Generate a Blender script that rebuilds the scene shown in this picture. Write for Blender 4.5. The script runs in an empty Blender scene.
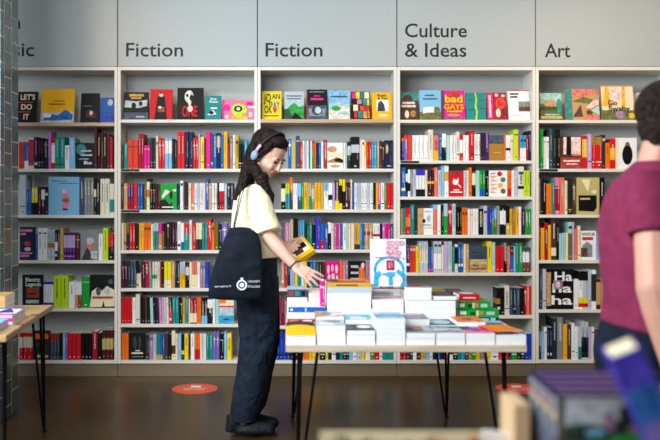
import bpy, bmesh, math, random, zlib
from mathutils import Vector, Matrix
random.seed(7)
SC = bpy.context.scene
COL = SC.collection
F, CX, CY, H = 900.0, 285.0, 203.0, 1.28      # focal length (px), principal point, camera height
DS = 6.618                                    # distance of the bookcase fronts

def W(px, py, d):
    return Vector(((px-CX)*d/F, d, H-(py-CY)*d/F))
def XP(px, d=DS): return (px-CX)*d/F
def ZP(py, d=DS): return H-(py-CY)*d/F

# ---------------------------------------------------------------- materials
HEX = dict(red='c8141e', crimson='a00e2a', maroon='4c121c', tomato='d63c22', orange='e46e10', amber='e8ac12',
 mustard='c8a040', yellow='e6cc1e', lime='b4d61e', olive='62642a', green='0c9834', pine='102a20', teal='16827e',
 aqua='9ccac6', cyan='209cc8', sky='7ab6dc', blue='1a5cae', royal='1838a8', navy='121c3c', indigo='3e30b4',
 violet='7462b6', purple='4a1c70', plum='3e162e', lilac='b8a4cc', orchid='b868b8', magenta='dc0c88', pink='dc7098',
 blush='ecc9c2', salmon='d8705c', brick='9c3626', brown='4e2e1e', tan='c09462', ochre='a87630', cream='e8d9b4',
 khaki='b8aa6a', ivory='d8d3c4', white='e8e8e8', silver='b6bfc8', grey='808488', slate='384a60', charcoal='26292b',
 black='0c0c0e', paper='efece4', mauve='9a7a98', forest='0c4422')
def lin(h):
    out = []
    for i in (0, 2, 4):
        c = int(h[i:i+2], 16)/255
        out.append(c/12.92 if c <= .04045 else ((c+.055)/1.055)**2.4)
    return tuple(out)+(1.0,)
MATS = {}
def mat(key, rough=.5, metal=0., spec=.18, coat=0., print_=False):
    """plain procedural material for a colour name or hex value, with a faint grain"""
    k = (key, rough, metal, coat, print_)
    if k in MATS: return MATS[k]
    m = bpy.data.materials.new('mat_'+key); m.use_nodes = True
    nt = m.node_tree; b = nt.nodes['Principled BSDF']
    c = lin(HEX.get(key, key))
    b.inputs['Roughness'].default_value = rough; b.inputs['Metallic'].default_value = metal
    b.inputs['Specular IOR Level'].default_value = spec
    b.inputs['Coat Weight'].default_value = coat
    n = nt.nodes.new('ShaderNodeTexNoise'); n.inputs['Scale'].default_value = 60
    tc = nt.nodes.new('ShaderNodeTexCoord'); nt.links.new(tc.outputs['Object'], n.inputs['Vector'])
    r = nt.nodes.new('ShaderNodeMixRGB'); r.blend_type = 'MULTIPLY'; r.inputs[0].default_value = .12
    r.inputs[1].default_value = c; nt.links.new(n.outputs['Fac'], r.inputs[2])
    nt.links.new(r.outputs[0], b.inputs['Base Color'])
    if print_:      # printed picture: the ink wanders between darker and lighter tints
        n.inputs['Scale'].default_value = 38; n.inputs['Detail'].default_value = 6
        cr = nt.nodes.new('ShaderNodeValToRGB'); e = cr.color_ramp.elements
        e[0].position = .3; e[1].position = .62
        e[0].color = tuple(q*.58 for q in c[:3])+(1,); e[1].color = tuple(min(1, q*1.1+.03) for q in c[:3])+(1,)
        nt.links.new(n.outputs['Fac'], cr.inputs[0]); nt.links.new(cr.outputs[0], b.inputs['Base Color'])
    MATS[k] = m
    return m

def nodes_mat(name):
    m = bpy.data.materials.new(name); m.use_nodes = True
    return m, m.node_tree, m.node_tree.nodes['Principled BSDF']

def wood_mat(name, a, b_, scale=(2, 30, 30), rough=.45):
    m, nt, b = nodes_mat(name)
    tc = nt.nodes.new('ShaderNodeTexCoord'); mp = nt.nodes.new('ShaderNodeMapping')
    mp.inputs['Scale'].default_value = scale
    n = nt.nodes.new('ShaderNodeTexNoise'); n.inputs['Scale'].default_value = 3; n.inputs['Detail'].default_value = 6
    cr = nt.nodes.new('ShaderNodeValToRGB')
    cr.color_ramp.elements[0].color = lin(a); cr.color_ramp.elements[1].color = lin(b_)
    cr.color_ramp.elements[0].position = .3; cr.color_ramp.elements[1].position = .7
    nt.links.new(tc.outputs['Object'], mp.inputs[0]); nt.links.new(mp.outputs[0], n.inputs['Vector'])
    nt.links.new(n.outputs['Fac'], cr.inputs[0]); nt.links.new(cr.outputs[0], b.inputs['Base Color'])
    b.inputs['Roughness'].default_value = rough
    return m

def cloth_mat(name, hexc, hex2=None, scale=5, rough=.85, bump=.25):
    m, nt, b = nodes_mat(name)
    tc = nt.nodes.new('ShaderNodeTexCoord')
    n = nt.nodes.new('ShaderNodeTexNoise'); n.inputs['Scale'].default_value = scale*6; n.inputs['Detail'].default_value = 4
    cr = nt.nodes.new('ShaderNodeValToRGB')
    cr.color_ramp.elements[0].color = lin(hex2 or hexc); cr.color_ramp.elements[1].color = lin(hexc)
    cr.color_ramp.elements[0].position = .3; cr.color_ramp.elements[1].position = .65
    n2 = nt.nodes.new('ShaderNodeTexNoise'); n2.inputs['Scale'].default_value = scale*2.2; n2.inputs['Detail'].default_value = 2
    n2.inputs['Distortion'].default_value = 1.2
    bp = nt.nodes.new('ShaderNodeBump'); bp.inputs['Strength'].default_value = bump; bp.inputs['Distance'].default_value = .03
    nt.links.new(tc.outputs['Object'], n.inputs['Vector']); nt.links.new(tc.outputs['Object'], n2.inputs['Vector'])
    nt.links.new(n.outputs['Fac'], cr.inputs[0]); nt.links.new(cr.outputs[0], b.inputs['Base Color'])
    nt.links.new(n2.outputs['Fac'], bp.inputs['Height']); nt.links.new(bp.outputs[0], b.inputs['Normal'])
    b.inputs['Roughness'].default_value = rough; b.inputs['Specular IOR Level'].default_value = .2
    return m

def skin_mat(name, hexc):
    m, nt, b = nodes_mat(name)
    tc = nt.nodes.new('ShaderNodeTexCoord')
    n = nt.nodes.new('ShaderNodeTexNoise'); n.inputs['Scale'].default_value = 14
    r = nt.nodes.new('ShaderNodeMixRGB'); r.blend_type = 'MULTIPLY'; r.inputs[0].default_value = .18
    r.inputs[1].default_value = lin(hexc)
    nt.links.new(tc.outputs['Object'], n.inputs['Vector']); nt.links.new(n.outputs['Color'], r.inputs[2])
    nt.links.new(r.outputs[0], b.inputs['Base Color'])
    b.inputs['Roughness'].default_value = .5
    b.inputs['Subsurface Weight'].default_value = .08; b.inputs['Subsurface Radius'].default_value = (.02, .008, .004)
    return m

WHITE_WOOD = mat('dedbd2', .45)
BACK_PANEL = mat('b4b6b2', .6)
FASCIA = mat('adb3b3', .5)
INK = mat('1c2426', .5)
TAN_EDGE = wood_mat('tan_shelf', 'a98c6e', 'c2a585', (2, 30, 30))  # streaked tan for two of the display shelves
PAPER = mat('paper', .75)
PAGES = mat('f2f1ee', .8)
METAL_BLACK = mat('17191c', .35, .6)

# ---------------------------------------------------------------- mesh builder
class MB:
    def __init__(s): s.v, s.f, s.m, s.mats, s.xf = [], [], [], [], None
    def mi(s, m):
        if isinstance(m, str): m = mat(m)
        if m not in s.mats: s.mats.append(m)
        return s.mats.index(m)
    def add(s, vs, fs, m):
        o = len(s.v); k = s.mi(m)
        s.v += [tuple(s.xf @ Vector(p)) if s.xf else tuple(p) for p in vs]
        for f in fs: s.f.append(tuple(o+i for i in f)); s.m.append(k)
    def box(s, x0, x1, y0, y1, z0, z1, m):
        s.add([(x0,y0,z0),(x1,y0,z0),(x1,y1,z0),(x0,y1,z0),(x0,y0,z1),(x1,y0,z1),(x1,y1,z1),(x0,y1,z1)],
              [(0,3,2,1),(4,5,6,7),(0,1,5,4),(1,2,6,5),(2,3,7,6),(3,0,4,7)], m)
    def bbox(s, x0, x1, y0, y1, z0, z1, m, b=.003):
        """box with chamfered edges"""
        bm = bmesh.new(); bmesh.ops.create_cube(bm, size=1)
        for v in bm.verts:
            v.co = Vector(((x0+x1)/2+v.co.x*(x1-x0), (y0+y1)/2+v.co.y*(y1-y0), (z0+z1)/2+v.co.z*(z1-z0)))
        bmesh.ops.bevel(bm, geom=bm.edges[:], offset=b, segments=2, affect='EDGES')
        s.from_bm(bm, m)
    def from_bm(s, bm, m):
        bm.verts.index_update()
        s.add([v.co.copy() for v in bm.verts], [tuple(v.index for v in f.verts) for f in bm.faces], m); bm.free()
    def tube(s, pts, r, m, n=10, closed=False, flat=None):
        pts = [Vector(p) for p in pts]; rs = r if isinstance(r, (list, tuple)) else [r]*len(pts)
        rings = []; up = Vector((0, 0, 1)); vs = []; fs = []
        for i, p in enumerate(pts):
            a = pts[i-1] if i or closed else p; b = pts[(i+1) % len(pts)] if i < len(pts)-1 or closed else p
            t = (b-a).normalized(); u = up if abs(t.dot(up)) < .95 else Vector((1, 0, 0))
            if flat is not None: u = Vector(flat)
            x = t.cross(u).normalized(); y = x.cross(t)
            k = .25 if flat is not None else 1
            for j in range(n):
                q = 2*math.pi*j/n
                vs.append(p+(x*math.cos(q)*k+y*math.sin(q))*rs[i])
        L = len(pts)
        for i in range(L if closed else L-1):
            for j in range(n):
                a, b = i*n+j, i*n+(j+1) % n; c, d = ((i+1) % L)*n+(j+1) % n, ((i+1) % L)*n+j
                fs.append((a, b, c, d))
        if not closed: fs += [tuple(range(n-1, -1, -1)), tuple((L-1)*n+j for j in range(n))]
        s.add(vs, fs, m)
    def ell(s, c, r, m, rot=None, u=16, v=10):
        bm = bmesh.new(); bmesh.ops.create_uvsphere(bm, u_segments=u, v_segments=v, radius=1)
        for q in bm.verts:
            p = Vector((q.co.x*r[0], q.co.y*r[1], q.co.z*r[2]))
            if rot: p = rot @ p
            q.co = p+Vector(c)
        s.from_bm(bm, m)
    def build(s, name, parent=None, loc=None, smooth=False, rot=None):
        me = bpy.data.meshes.new(name); me.from_pydata(s.v, [], s.f)
        for m in s.mats: me.materials.append(m)
        me.polygons.foreach_set('material_index', s.m)
        if smooth: me.polygons.foreach_set('use_smooth', [True]*len(me.polygons))
        me.update()
        o = bpy.data.objects.new(name, me); COL.objects.link(o)
        if loc is not None: o.location = loc
        if rot is not None: o.rotation_euler = rot
        if parent: o.parent = parent
        return o

def tag(o, label=None, cat=None, group=None, kind=None):
    if label: o['label'] = label
    if cat: o['category'] = cat
    if group: o['group'] = group
    if kind: o['kind'] = kind
    return o
def empty(name, loc, label, cat, group=None, rz=0):
    o = bpy.data.objects.new(name, None); COL.objects.link(o); o.location = loc; o.rotation_euler = (0, 0, rz)
    o.empty_display_size = .05
    return tag(o, label, cat, group)

_TXT = {}
def text_geo(t, bold=0.):
    """2D mesh of a string, unit cap height, origin at lower left of the baseline"""
    if (t, bold) in _TXT: return _TXT[(t, bold)]
    c = bpy.data.curves.new('tmp', 'FONT'); c.body = t; c.size = 1; c.resolution_u = 3; c.offset = bold
    o = bpy.data.objects.new('tmp', c); COL.objects.link(o)
    me = bpy.data.meshes.new_from_object(o.evaluated_get(bpy.context.evaluated_depsgraph_get()))
    vs = [v.co.copy() for v in me.vertices]; fs = [tuple(p.vertices) for p in me.polygons]
    bpy.data.objects.remove(o); bpy.data.curves.remove(c); bpy.data.meshes.remove(me)
    x0 = min(v.x for v in vs); x1 = max(v.x for v in vs)
    k = 1/.69
    vs = [((v.x-x0)*k, v.y*k) for v in vs]
    _TXT[(t, bold)] = (vs, fs, (x1-x0)*k)
    return _TXT[(t, bold)]

def art(mb, cmds, x0, z0, w, h, y, m_of=None):
    """print on a front cover: rectangles, ellipses, polygons and words in cover units"""
    for i, c in enumerate(cmds):
        yy = y-.0004*(i+1); k = c[0]; m = c[-1]
        if k == 'r':
            u0, v0, u1, v1 = c[1:5]; P = [(u0, v0), (u1, v0), (u1, v1), (u0, v1)]
        elif k == 'e':
            cu, cv, ru, rv = c[1:5]; P = [(cu+ru*math.cos(a*math.pi/10), cv+rv*math.sin(a*math.pi/10)) for a in range(20)]
        elif k == 'p': P = c[1]
        elif k == 't':
            t, u, v, s, wd = c[1:6]; vs, fs, tw = text_geo(t, .022)
            sx = (wd*w/tw) if wd else s*h
            mb.add([(x0+u*w+a*sx, yy, z0+v*h+b*s*h) for a, b in vs], fs, m); continue
        area = 0 if k == 'e' and c[3]*c[4] < .004 else 1
        mb.add([(x0+a*w, yy, z0+b*h) for a, b in P], [tuple(range(len(P)))], mat(m, print_=bool(area)) if isinstance(m, str) and m not in ('white', 'black', 'cream') else m)
# ---------------------------------------------------------------- setting
def setting():
    m, nt, b = nodes_mat('polished_concrete')
    tc = nt.nodes.new('ShaderNodeTexCoord')
    n = nt.nodes.new('ShaderNodeTexNoise'); n.inputs['Scale'].default_value = 1.3; n.inputs['Detail'].default_value = 8
    cr = nt.nodes.new('ShaderNodeValToRGB')
    cr.color_ramp.elements[0].color = lin('36240e'); cr.color_ramp.elements[1].color = lin('463218')
    cr.color_ramp.elements[0].position = .32; cr.color_ramp.elements[1].position = .7
    n2 = nt.nodes.new('ShaderNodeTexNoise'); n2.inputs['Scale'].default_value = 3; n2.inputs['Detail'].default_value = 5
    mr = nt.nodes.new('ShaderNodeMapRange'); mr.inputs[3].default_value = .3; mr.inputs[4].default_value = .34; b.inputs['Specular IOR Level'].default_value = .28
    nt.links.new(tc.outputs['Object'], n.inputs['Vector']); nt.links.new(tc.outputs['Object'], n2.inputs['Vector'])
    nt.links.new(n.outputs['Fac'], cr.inputs[0]); nt.links.new(cr.outputs[0], b.inputs['Base Color'])
    nt.links.new(n2.outputs['Fac'], mr.inputs[0]); nt.links.new(mr.outputs[0], b.inputs['Roughness'])
    q = MB(); q.box(-4.5, 4.5, -3, 7.05, -.1, 0, m); tag(q.build('floor'), kind='structure')
    q = MB(); q.box(-4.5, 4.5, 6.95, 7.05, .001, 3.4, mat('c8c8c4', .6)); tag(q.build('wall_back'), kind='structure')
    # tiled pillar: handmade glazed tiles laid in staggered columns
    m, nt, b = nodes_mat('glazed_tiles')
    tc = nt.nodes.new('ShaderNodeTexCoord'); sp = nt.nodes.new('ShaderNodeSeparateXYZ'); cb = nt.nodes.new('ShaderNodeCombineXYZ')
    ad = nt.nodes.new('ShaderNodeMath'); ad.operation = 'ADD'
    nt.links.new(tc.outputs['Object'], sp.inputs[0])
    nt.links.new(sp.outputs['X'], ad.inputs[0]); nt.links.new(sp.outputs['Y'], ad.inputs[1])
    nt.links.new(sp.outputs['Z'], cb.inputs[0]); nt.links.new(ad.outputs[0], cb.inputs[1])
    br = nt.nodes.new('ShaderNodeTexBrick'); br.offset = .5; br.squash = 1
    br.inputs['Scale'].default_value = 1; br.inputs['Brick Width'].default_value = .15; br.inputs['Row Height'].default_value = 3.91/28
    br.inputs['Mortar Size'].default_value = .0045; br.inputs['Mortar Smooth'].default_value = .3; br.inputs['Bias'].default_value = -.1
    br.inputs['Color1'].default_value = lin('1c4046'); br.inputs['Color2'].default_value = lin('466064')
    br.inputs['Mortar'].default_value = lin('c4b99c')
    n = nt.nodes.new('ShaderNodeTexNoise'); n.inputs['Scale'].default_value = 14; n.inputs['Detail'].default_value = 4
    mx = nt.nodes.new('ShaderNodeMixRGB'); mx.blend_type = 'OVERLAY'; mx.inputs[0].default_value = .55
    nt.links.new(cb.outputs[0], br.inputs['Vector']); nt.links.new(tc.outputs['Object'], n.inputs['Vector'])
    nt.links.new(br.outputs['Color'], mx.inputs[1]); nt.links.new(n.outputs['Fac'], mx.inputs[2])
    nt.links.new(mx.outputs[0], b.inputs['Base Color'])
    mr = nt.nodes.new('ShaderNodeMapRange'); mr.inputs[3].default_value = .22; mr.inputs[4].default_value = .8
    nt.links.new(br.outputs['Fac'], mr.inputs[0]); nt.links.new(mr.outputs[0], b.inputs['Roughness'])
    bp = nt.nodes.new('ShaderNodeBump'); bp.invert = True; bp.inputs['Strength'].default_value = .6; bp.inputs['Distance'].default_value = .01
    nt.links.new(br.outputs['Fac'], bp.inputs['Height']); nt.links.new(bp.outputs[0], b.inputs['Normal'])
    q = MB(); q.bbox(-2.35, -1.645, 5.2, 5.555, .001, 3.3, m, .004); tag(q.build('pillar'), kind='structure')

# ---------------------------------------------------------------- bookcases
SEAM = [117.5-139.6*1, 117.5, 257.4, 397.0, 535.7, 535.7+139.4]
BAYNAME = ['pillar bay', 'left Fiction', 'right Fiction', 'Culture', 'Art']
# shelf surface heights in photo pixels (top face of every board), first is the display shelf
LEVELS = [[122.5, 168.8, 215, 260.4, 308.4, 360.6],
          [119.6, 168.8, 209.8, 250.3, 288.3, 324.2, 360.5],
          [119.2, 168.7, 209.5, 249.7, 288.2, 326, 360.6],
          [119.8, 160.6, 196.6, 235, 272.7, 315.5, 360.5],
          [120.0, 168.8, 214.7, 260.3, 309.7, 360.2]]
DEPTH = .285
def bookcases():
    signs = [('Film', 'Music'), ('Fiction',), ('Fiction',), ('Culture', '& Ideas'), ('Art',)]
    sx = [-14, 126, 265.5, 405, 545]
    lab = ['tall white bookcase beside the tiled pillar', 'tall white bookcase under the first Fiction sign behind the woman',
           'tall white bookcase under the second Fiction sign behind the book table', 'tall white bookcase under the Culture & Ideas sign',
           'tall white bookcase under the Art sign behind the man']
    slab = ['pale header panel at the pillar lettered Film Music, partly hidden', 'pale header panel lettered Fiction, next to the Film Music panel',
            'pale header panel lettered Fiction, next to the Culture & Ideas panel', 'pale header panel lettered Culture & Ideas in two lines',
            'pale header panel lettered Art, rightmost of the header row']
    y0, y1 = DS, DS+DEPTH
    PL = nodes_mat('brushed_kickboard'); b = PL[2]
    b.inputs['Base Color'].default_value = lin('8a7a62'); b.inputs['Metallic'].default_value = .35; b.inputs['Roughness'].default_value = .22
    for i in range(5):
        xa, xb = XP(SEAM[i])+.0012, XP(SEAM[i+1])-.0012
        zt = ZP(66.8)
        r = empty('bookcase', ((xa+xb)/2, y0, 0), lab[i], 'bookcase', 'white bookcases along the back wall')
        o = r.location
        def part(name, x0, x1, ya, yb, za, zb, m, bev=.0015):
            q = MB(); q.bbox(x0-o.x, x1-o.x, ya-o.y, yb-o.y, za, zb, m, bev); return q.build(name, r)
        t = .0215
        zb0 = ZP(363.6)
        part('side_panel', xa, xa+t, y0, y1, zb0, zt, WHITE_WOOD); part('side_panel', xb-t, xb, y0, y1, zb0, zt, WHITE_WOOD)
        part('back_panel', xa+t+.0005, xb-t-.0005, y1-.008, y1, zb0+.001, zt-.001, BACK_PANEL)
        part('top_panel', xa+t+.0003, xb-t-.0003, y0+.001, y1-.0085, ZP(70.2), zt, WHITE_WOOD)
        k = part('kickboard', xa, xb, y0+.012, y0+.03, .002, zb0-.0005, PL[0]); k['label'] = 'dull reflective metal kickboard'
        for j, py in enumerate(LEVELS[i]):
            tan = (i, j) in ((0, 0), (2, 0))
            th = .026 if tan else .0225
            s = part('shelf', xa+t+.0003, xb-t-.0003, y0+.0005, y1-.0085, ZP(py)-th, ZP(py), TAN_EDGE if tan else WHITE_WOOD)
            if tan: s['label'] = 'tan display shelf'
            if (i, j) in ((1, 1), (1, 2), (3, 1), (4, 1)):
                x = xa+t+.004
                q = MB(); q.bbox(x-o.x, x+.135-o.x, -.004, -.0002, ZP(py)-.018, ZP(py)-.002, 'charcoal', .001)
                s2 = q.build('label_strip', r); s2['label'] = 'dark label strip on the shelf edge'
        # header panel with its lettering
        h = empty('header_sign', ((xa+xb)/2, y0, ZP(66.3)), slab[i], 'sign', 'header panels over the bookcases')
        q = MB(); q.bbox(xa-o.x+.002, xb-o.x-.002, .004, .03, 0, 1.0, FASCIA, .0015); q.build('panel', h)
        q = MB(); L = signs[i]
        for n_, w in enumerate(L):
            base = {(1, 0): 56.3, (2, 0): 37, (2, 1): 56.6}[(len(L), n_)]
            if i == 4: base = 57
            if i == 0: base = (28.5, 56)[n_]
            vs, fs, tw = text_geo(w, .01); s = 13.5*DS/F
            wide = {'Fiction': 57, 'Culture': 62, '& Ideas': 61.5, 'Art': 25.5, 'Film': 34, 'Music': 48}[w]*DS/F
            q.add([(XP(sx[i])-o.x+a*wide/tw, .0034, ZP(base)-ZP(66.3)+b*s) for a, b in vs], fs, INK)
        q.build('lettering', h)['label'] = 'dark grey lettering'

# ---------------------------------------------------------------- books on the shelves
# rows: (bay, level, list). Each item: x, height (px), colours "base/band:lo-hi", "-" = gap, flags after a space:
#   L<n> lean in px at the top; F<key> a cover facing out
ROWS = {}
def row(bay, lev, s): ROWS[(bay, lev)] = s
row(0,1,"18.5,27,tomato;21.1,27,tomato;23.9,27,blue/white:0-.3;28.3,31,ivory/red:.1-.95;33.8,32,navy;37.9,31,black/maroon:.5-.9;40.8,31,black/maroon:.5-.9;43.6,29,navy;47.9,38,orchid;50.9,30,red/white:.2-.8;55,32,teal;59.7,32,teal;64.9,23.5,white;69.4,31,sky L-.6;75.2,26,black Fnight;94.3,41,maroon;97.2,36,black;100.2,36,maroon;103.2,36,black;106.4,35,maroon;109.6,32,crimson;|112.8")
row(0,2,"19.6,40,silver;26.3,26,blue;29,26,blue;31.6,27,black/yellow:.45-1;34.7,27,black/yellow:.45-1;37.7,28,plum;41,28,plum/white:.55-.9;44.6,26,charcoal;48.2,38,sky Fblueboy;79.3,37,slate;84,37,grey;87.1,37,grey;90.2,37,grey;93.5,30,black/cream:.6-.85;96.2,36,black;99.9,36,ivory;104.6,36,ivory;109.4,31,ivory/teal:.1-.5;|114.2")
row(0,3,"19.3,33,navy Fpinktext;35.6,26,blue;37.8,32,white;42.6,32,white;47.4,31,silver/ochre:.4-.55;50.9,31,silver/ochre:.4-.55;54.6,30,black/white:.3-.6;57.4,29,slate;60.1,32,mustard;63.2,27.5,purple/lilac:.45-.9;66.2,27.5,purple/lilac:.45-.9;69.2,27.5,purple/lilac:.45-.9;72.2,27.5,purple/lilac:.45-.9;75,27,maroon;80.2,30,grey Fgreyface;98.2,26,white;102.8,32,lime;108.2,26.5,black/red:.5-1;|113.6")
row(0,4,"22,33,black Funiform;43.2,26,royal/white:.2-.9;48,26,royal/white:.2-.9;53.4,32,lime;60.9,32,lime;68.4,26,white;74.7,26,tan/white:.5-1;78,26,brick/white:.5-1;81.6,31,green;89.8,33,black Ftribe;|114.4")
row(0,5,"19.3,27,red/ivory:.45-.85;22.9,27,red/ivory:.45-.85;26.5,27,red/ivory:.45-.85;32.6,29,maroon Fdarkcover;50.2,26.5,slate/brick:.7-1;53.3,26.5,slate/brick:.7-1;56.3,26.5,slate/brick:.7-1;59.3,27,black;62.5,27,sky;65.3,27,violet;67.8,26.5,red;72.1,26.5,red;76.4,26.5,red;80.8,26.5,black;84.6,26.5,black;88.3,26.5,black;92,28,crimson;97.4,27,black;102,29.5,maroon/khaki:.35-.72;105.8,29.5,maroon/khaki:.35-.72;109.5,29.5,maroon/khaki:.35-.72;|113.2")
row(1,1,"120.6,17,brown;123.5,26,teal;127.8,29,tomato;133,29,tomato;138.2,35,crimson;141.1,35,crimson;144,23.5,magenta;147.1,23.5,magenta;150.2,31,charcoal;153,31,charcoal;155.8,33,ivory;158.3,31,red;161.5,31,red;164.8,31,sky/white:.5-.9;168.3,31,sky/white:.5-.9;171.9,30,black;174.4,28,pine;177.1,37,red;180.9,37,red;184.8,37,navy;188.7,37,navy;192.9,31,red;195.7,31,red;198.4,35,lilac;200.2,32,yellow;204.1,30,maroon;205.9,37,magenta;210.6,35,slate;213.2,36,blue;216.6,36,black/mustard:.6-.9;220.5,34,blue;223.7,37,amber;227.6,25,crimson;229.4,31,grey;232.9,34,cream;235.5,34,mustard;238.7,25,black;241.6,25,black;244.4,29,cyan;247.2,28,white;251.5,28,white;|256")
row(1,2,"121.3,26,plum;123.6,26.5,tan;127.6,26.5,crimson/purple:.4-.9;130.5,26.5,crimson/purple:.4-.9;133.4,26.5,red;137.5,26,blue;140,26,blue;142.6,25,pine;144.3,26.5,olive;146.3,31,cream/orange:.4-.65/black:.9-1;149.8,26,black;152.5,26,black;155.1,25.5,maroon;157.3,25.5,maroon;160.3,26,green Fgreencover;177,26,navy;180,29,white;183.4,28,brown;185.7,26,navy;188.4,26.5,cream;191.2,26.5,salmon;194.3,26.5,white;197.2,26.5,silver;200.1,26.5,white;202.7,26.5,blush;205.4,31,blue;208.6,26.5,tan;212,26.5,white;214.5,26.5,white;217.1,26.5,black;219.1,26.5,red/white:.7-1;221.7,26.5,red/white:.7-1;224.3,26,silver;227,26.5,navy;230.2,26.5,charcoal;|233.6")
row(1,3,"121,27,cream;123.7,27,tan;126.3,27,navy/olive:.6-1;129.3,27,red;132.2,27,red;135,26.5,black;138.8,27,amber;141.4,27,amber;144,27,orange;147.3,27,orange;150.8,26,cream;153.2,27,teal/aqua:.7-1;155.6,27,teal/aqua:.7-1;158.2,27,salmon/magenta:.6-1;162,27,olive/black:.7-1;164.4,27,black;166.7,28,maroon;169.3,28,black;171.8,28,plum;174.4,28,plum;177.3,28.5,white;180.8,27,white/blue:0-.3;184,27,teal/red:.6-1;189.1,30,ivory;192,27,red;196,27,cream/charcoal:0-.4;198.7,27,cream/charcoal:0-.4;202.1,27,teal;204.6,27,teal;207.5,31,red;211.5,27,orange;214.6,27,olive;218.5,26,black;221.7,27,violet;|227.5")
row(1,4,"122.3,27,plum L-.8;125,27,plum L-.8;127.8,27,charcoal L-.8;130.6,26.5,slate L-.5;133.6,26.5,slate L-.5;136.4,14,cream;138.8,14,cream;141,0,-;141.9,26,plum L-.8;145.6,26,crimson L-.8;149.4,27,grey L-.8;152.2,26,ivory/green:.35-.5;154.7,26,ivory/green:.35-.5;157.2,26,ivory;160,26,brick;161.5,26,black;164,26,yellow/cream:0-.3;167.4,26,yellow/cream:0-.3;171.4,26,tan;174.9,27,navy;176.9,27,navy;179.7,26,amber/silver:.55-1;182.1,26,amber/silver:.55-1;185.2,25.5,black/silver:.5-.8;189.2,25.5,cream;191.9,26,cream/salmon:.5-1;194.4,26,cream/salmon:.5-1;197.2,26,white;200,25.5,mauve;202.6,25.5,mauve;205.3,26,royal;|208.6")
row(1,5,"121.6,26,red;124.2,26,red;126.9,26,red;129.5,26,red;132.3,26,white;135.6,29.5,ivory;140.1,0,-;140.7,26.5,black L-.5;142.5,26.5,black L-.5;145,26.5,brown L-.5;147.5,26.5,black L-.5;150.4,26,aqua L-1;153.6,26,black L-1;156,26,navy L-1;159.2,26,pink L-1;162,26,lilac L-.8;164.3,26,silver L-.8;166.7,26,blush L-.8;169.2,26,red/black:.6-1 L-.8;172.3,26,teal L-.5;175.7,26,teal L-.5;179.2,26,black;182.4,26,mustard;185.2,26,teal;188.5,25,cream;190.1,26,crimson/cream:.05-.4;193.4,26,crimson/cream:.05-.4;196.8,26,orange;199,26,orange;201.3,26,black/sky:0-.3;204.3,26,black/sky:0-.3;207.4,24,black/white:.65-1;212.7,26,white;215.4,26,aqua;218.9,25.5,cream Fbeach;|234")
row(1,6,"121.6,26,orange;125,26,orange;128.5,26,black Fblackcover;144.9,25,charcoal;149.1,25.5,mauve;153.1,25.5,silver;156.3,25.5,teal/mustard:0-.2;158.3,25.5,teal/mustard:0-.2;160.4,25.5,blue/mustard:0-.2;162.5,25.5,blue;164.6,26.5,brown;168.2,25.5,black;171.6,29,cream/brown:.2-.5;175.4,26,cream;177.9,26,sky;181.3,26,black/yellow:.2-.35;184.3,26,yellow;188.4,25,plum;190.6,26,white;194.6,26,orange/red:0-.4;197.3,26,orange/red:0-.4;200.2,26,white;202,26,ivory;204,26,white;206.1,26,teal;209.2,26,teal;212.8,27,violet;216,27,violet;219.4,26,black;224,28,sky;226.8,26.5,yellow;231.6,26,navy/amber:.3-.5;|236")
row(2,1,"286,28,white;288,30,blue;291.3,27,khaki;295.9,33,slate;299.9,27,red;302.6,28,white;304.6,28,lilac;306.7,28,white;308.8,28,teal;310.4,28,white;312.1,28,green/red:.6-1;314,28,orange;316.2,26,navy;318.6,26,blue;321.1,27,white;323.6,29,brick;327.2,26,white Flandscape;343.2,26,white;345.6,26,silver;347.3,27,pine/silver:.5-.8;351.1,32,black/silver:.5-.75;359.6,29,blush;362.1,29,white;364.5,28,yellow/cream:0-.4;366.5,27,red;368.9,27,red;371.5,27,cyan;373.9,27,cyan;376.7,28,tan;379.6,28,brown;382,27,plum;384.4,28.5,navy Fdarkblue;|394.2")
row(2,2,"276.5,26,black/cream:.3-.8;281,26,black/cream:.3-.8;285.6,26,teal/lime:.6-1;287.6,26,cyan/lime:.6-1;289.7,32,brown/orange:.6-1;292.9,26,white;295.2,26,white;297.7,26,slate/sky:.5-1;301.6,26,green;303.5,27,amber;307.1,26.5,khaki;309.2,26.5,green/khaki:.5-1;311.4,26,grey/silver:.4-.8;314.3,26.5,amber;317.4,26.5,amber;320.6,26.5,mustard;323.9,26.5,white/sky:.7-1;328.3,26.5,white/black:.35-.55;332.6,27,lilac;335,29,brown/yellow:0-.3;339.2,30,yellow/black:.2-.8;342.4,30,black/yellow:.6-1;345.5,27,brown;348,27,plum;350.4,30,cream;352.3,26.5,royal;354.4,26.5,white;356.8,26.5,silver;359,26.5,silver;361.3,26.5,white;364.3,26.5,white;367.3,26.5,silver;370.2,26.5,white;373.2,26.5,black;376,26.5,amber;378.3,26.5,pink/blue:0-.2;380.8,26.5,white;384.6,26.5,green;386.5,26.5,red;390.6,26.5,red;|394.5")
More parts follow.
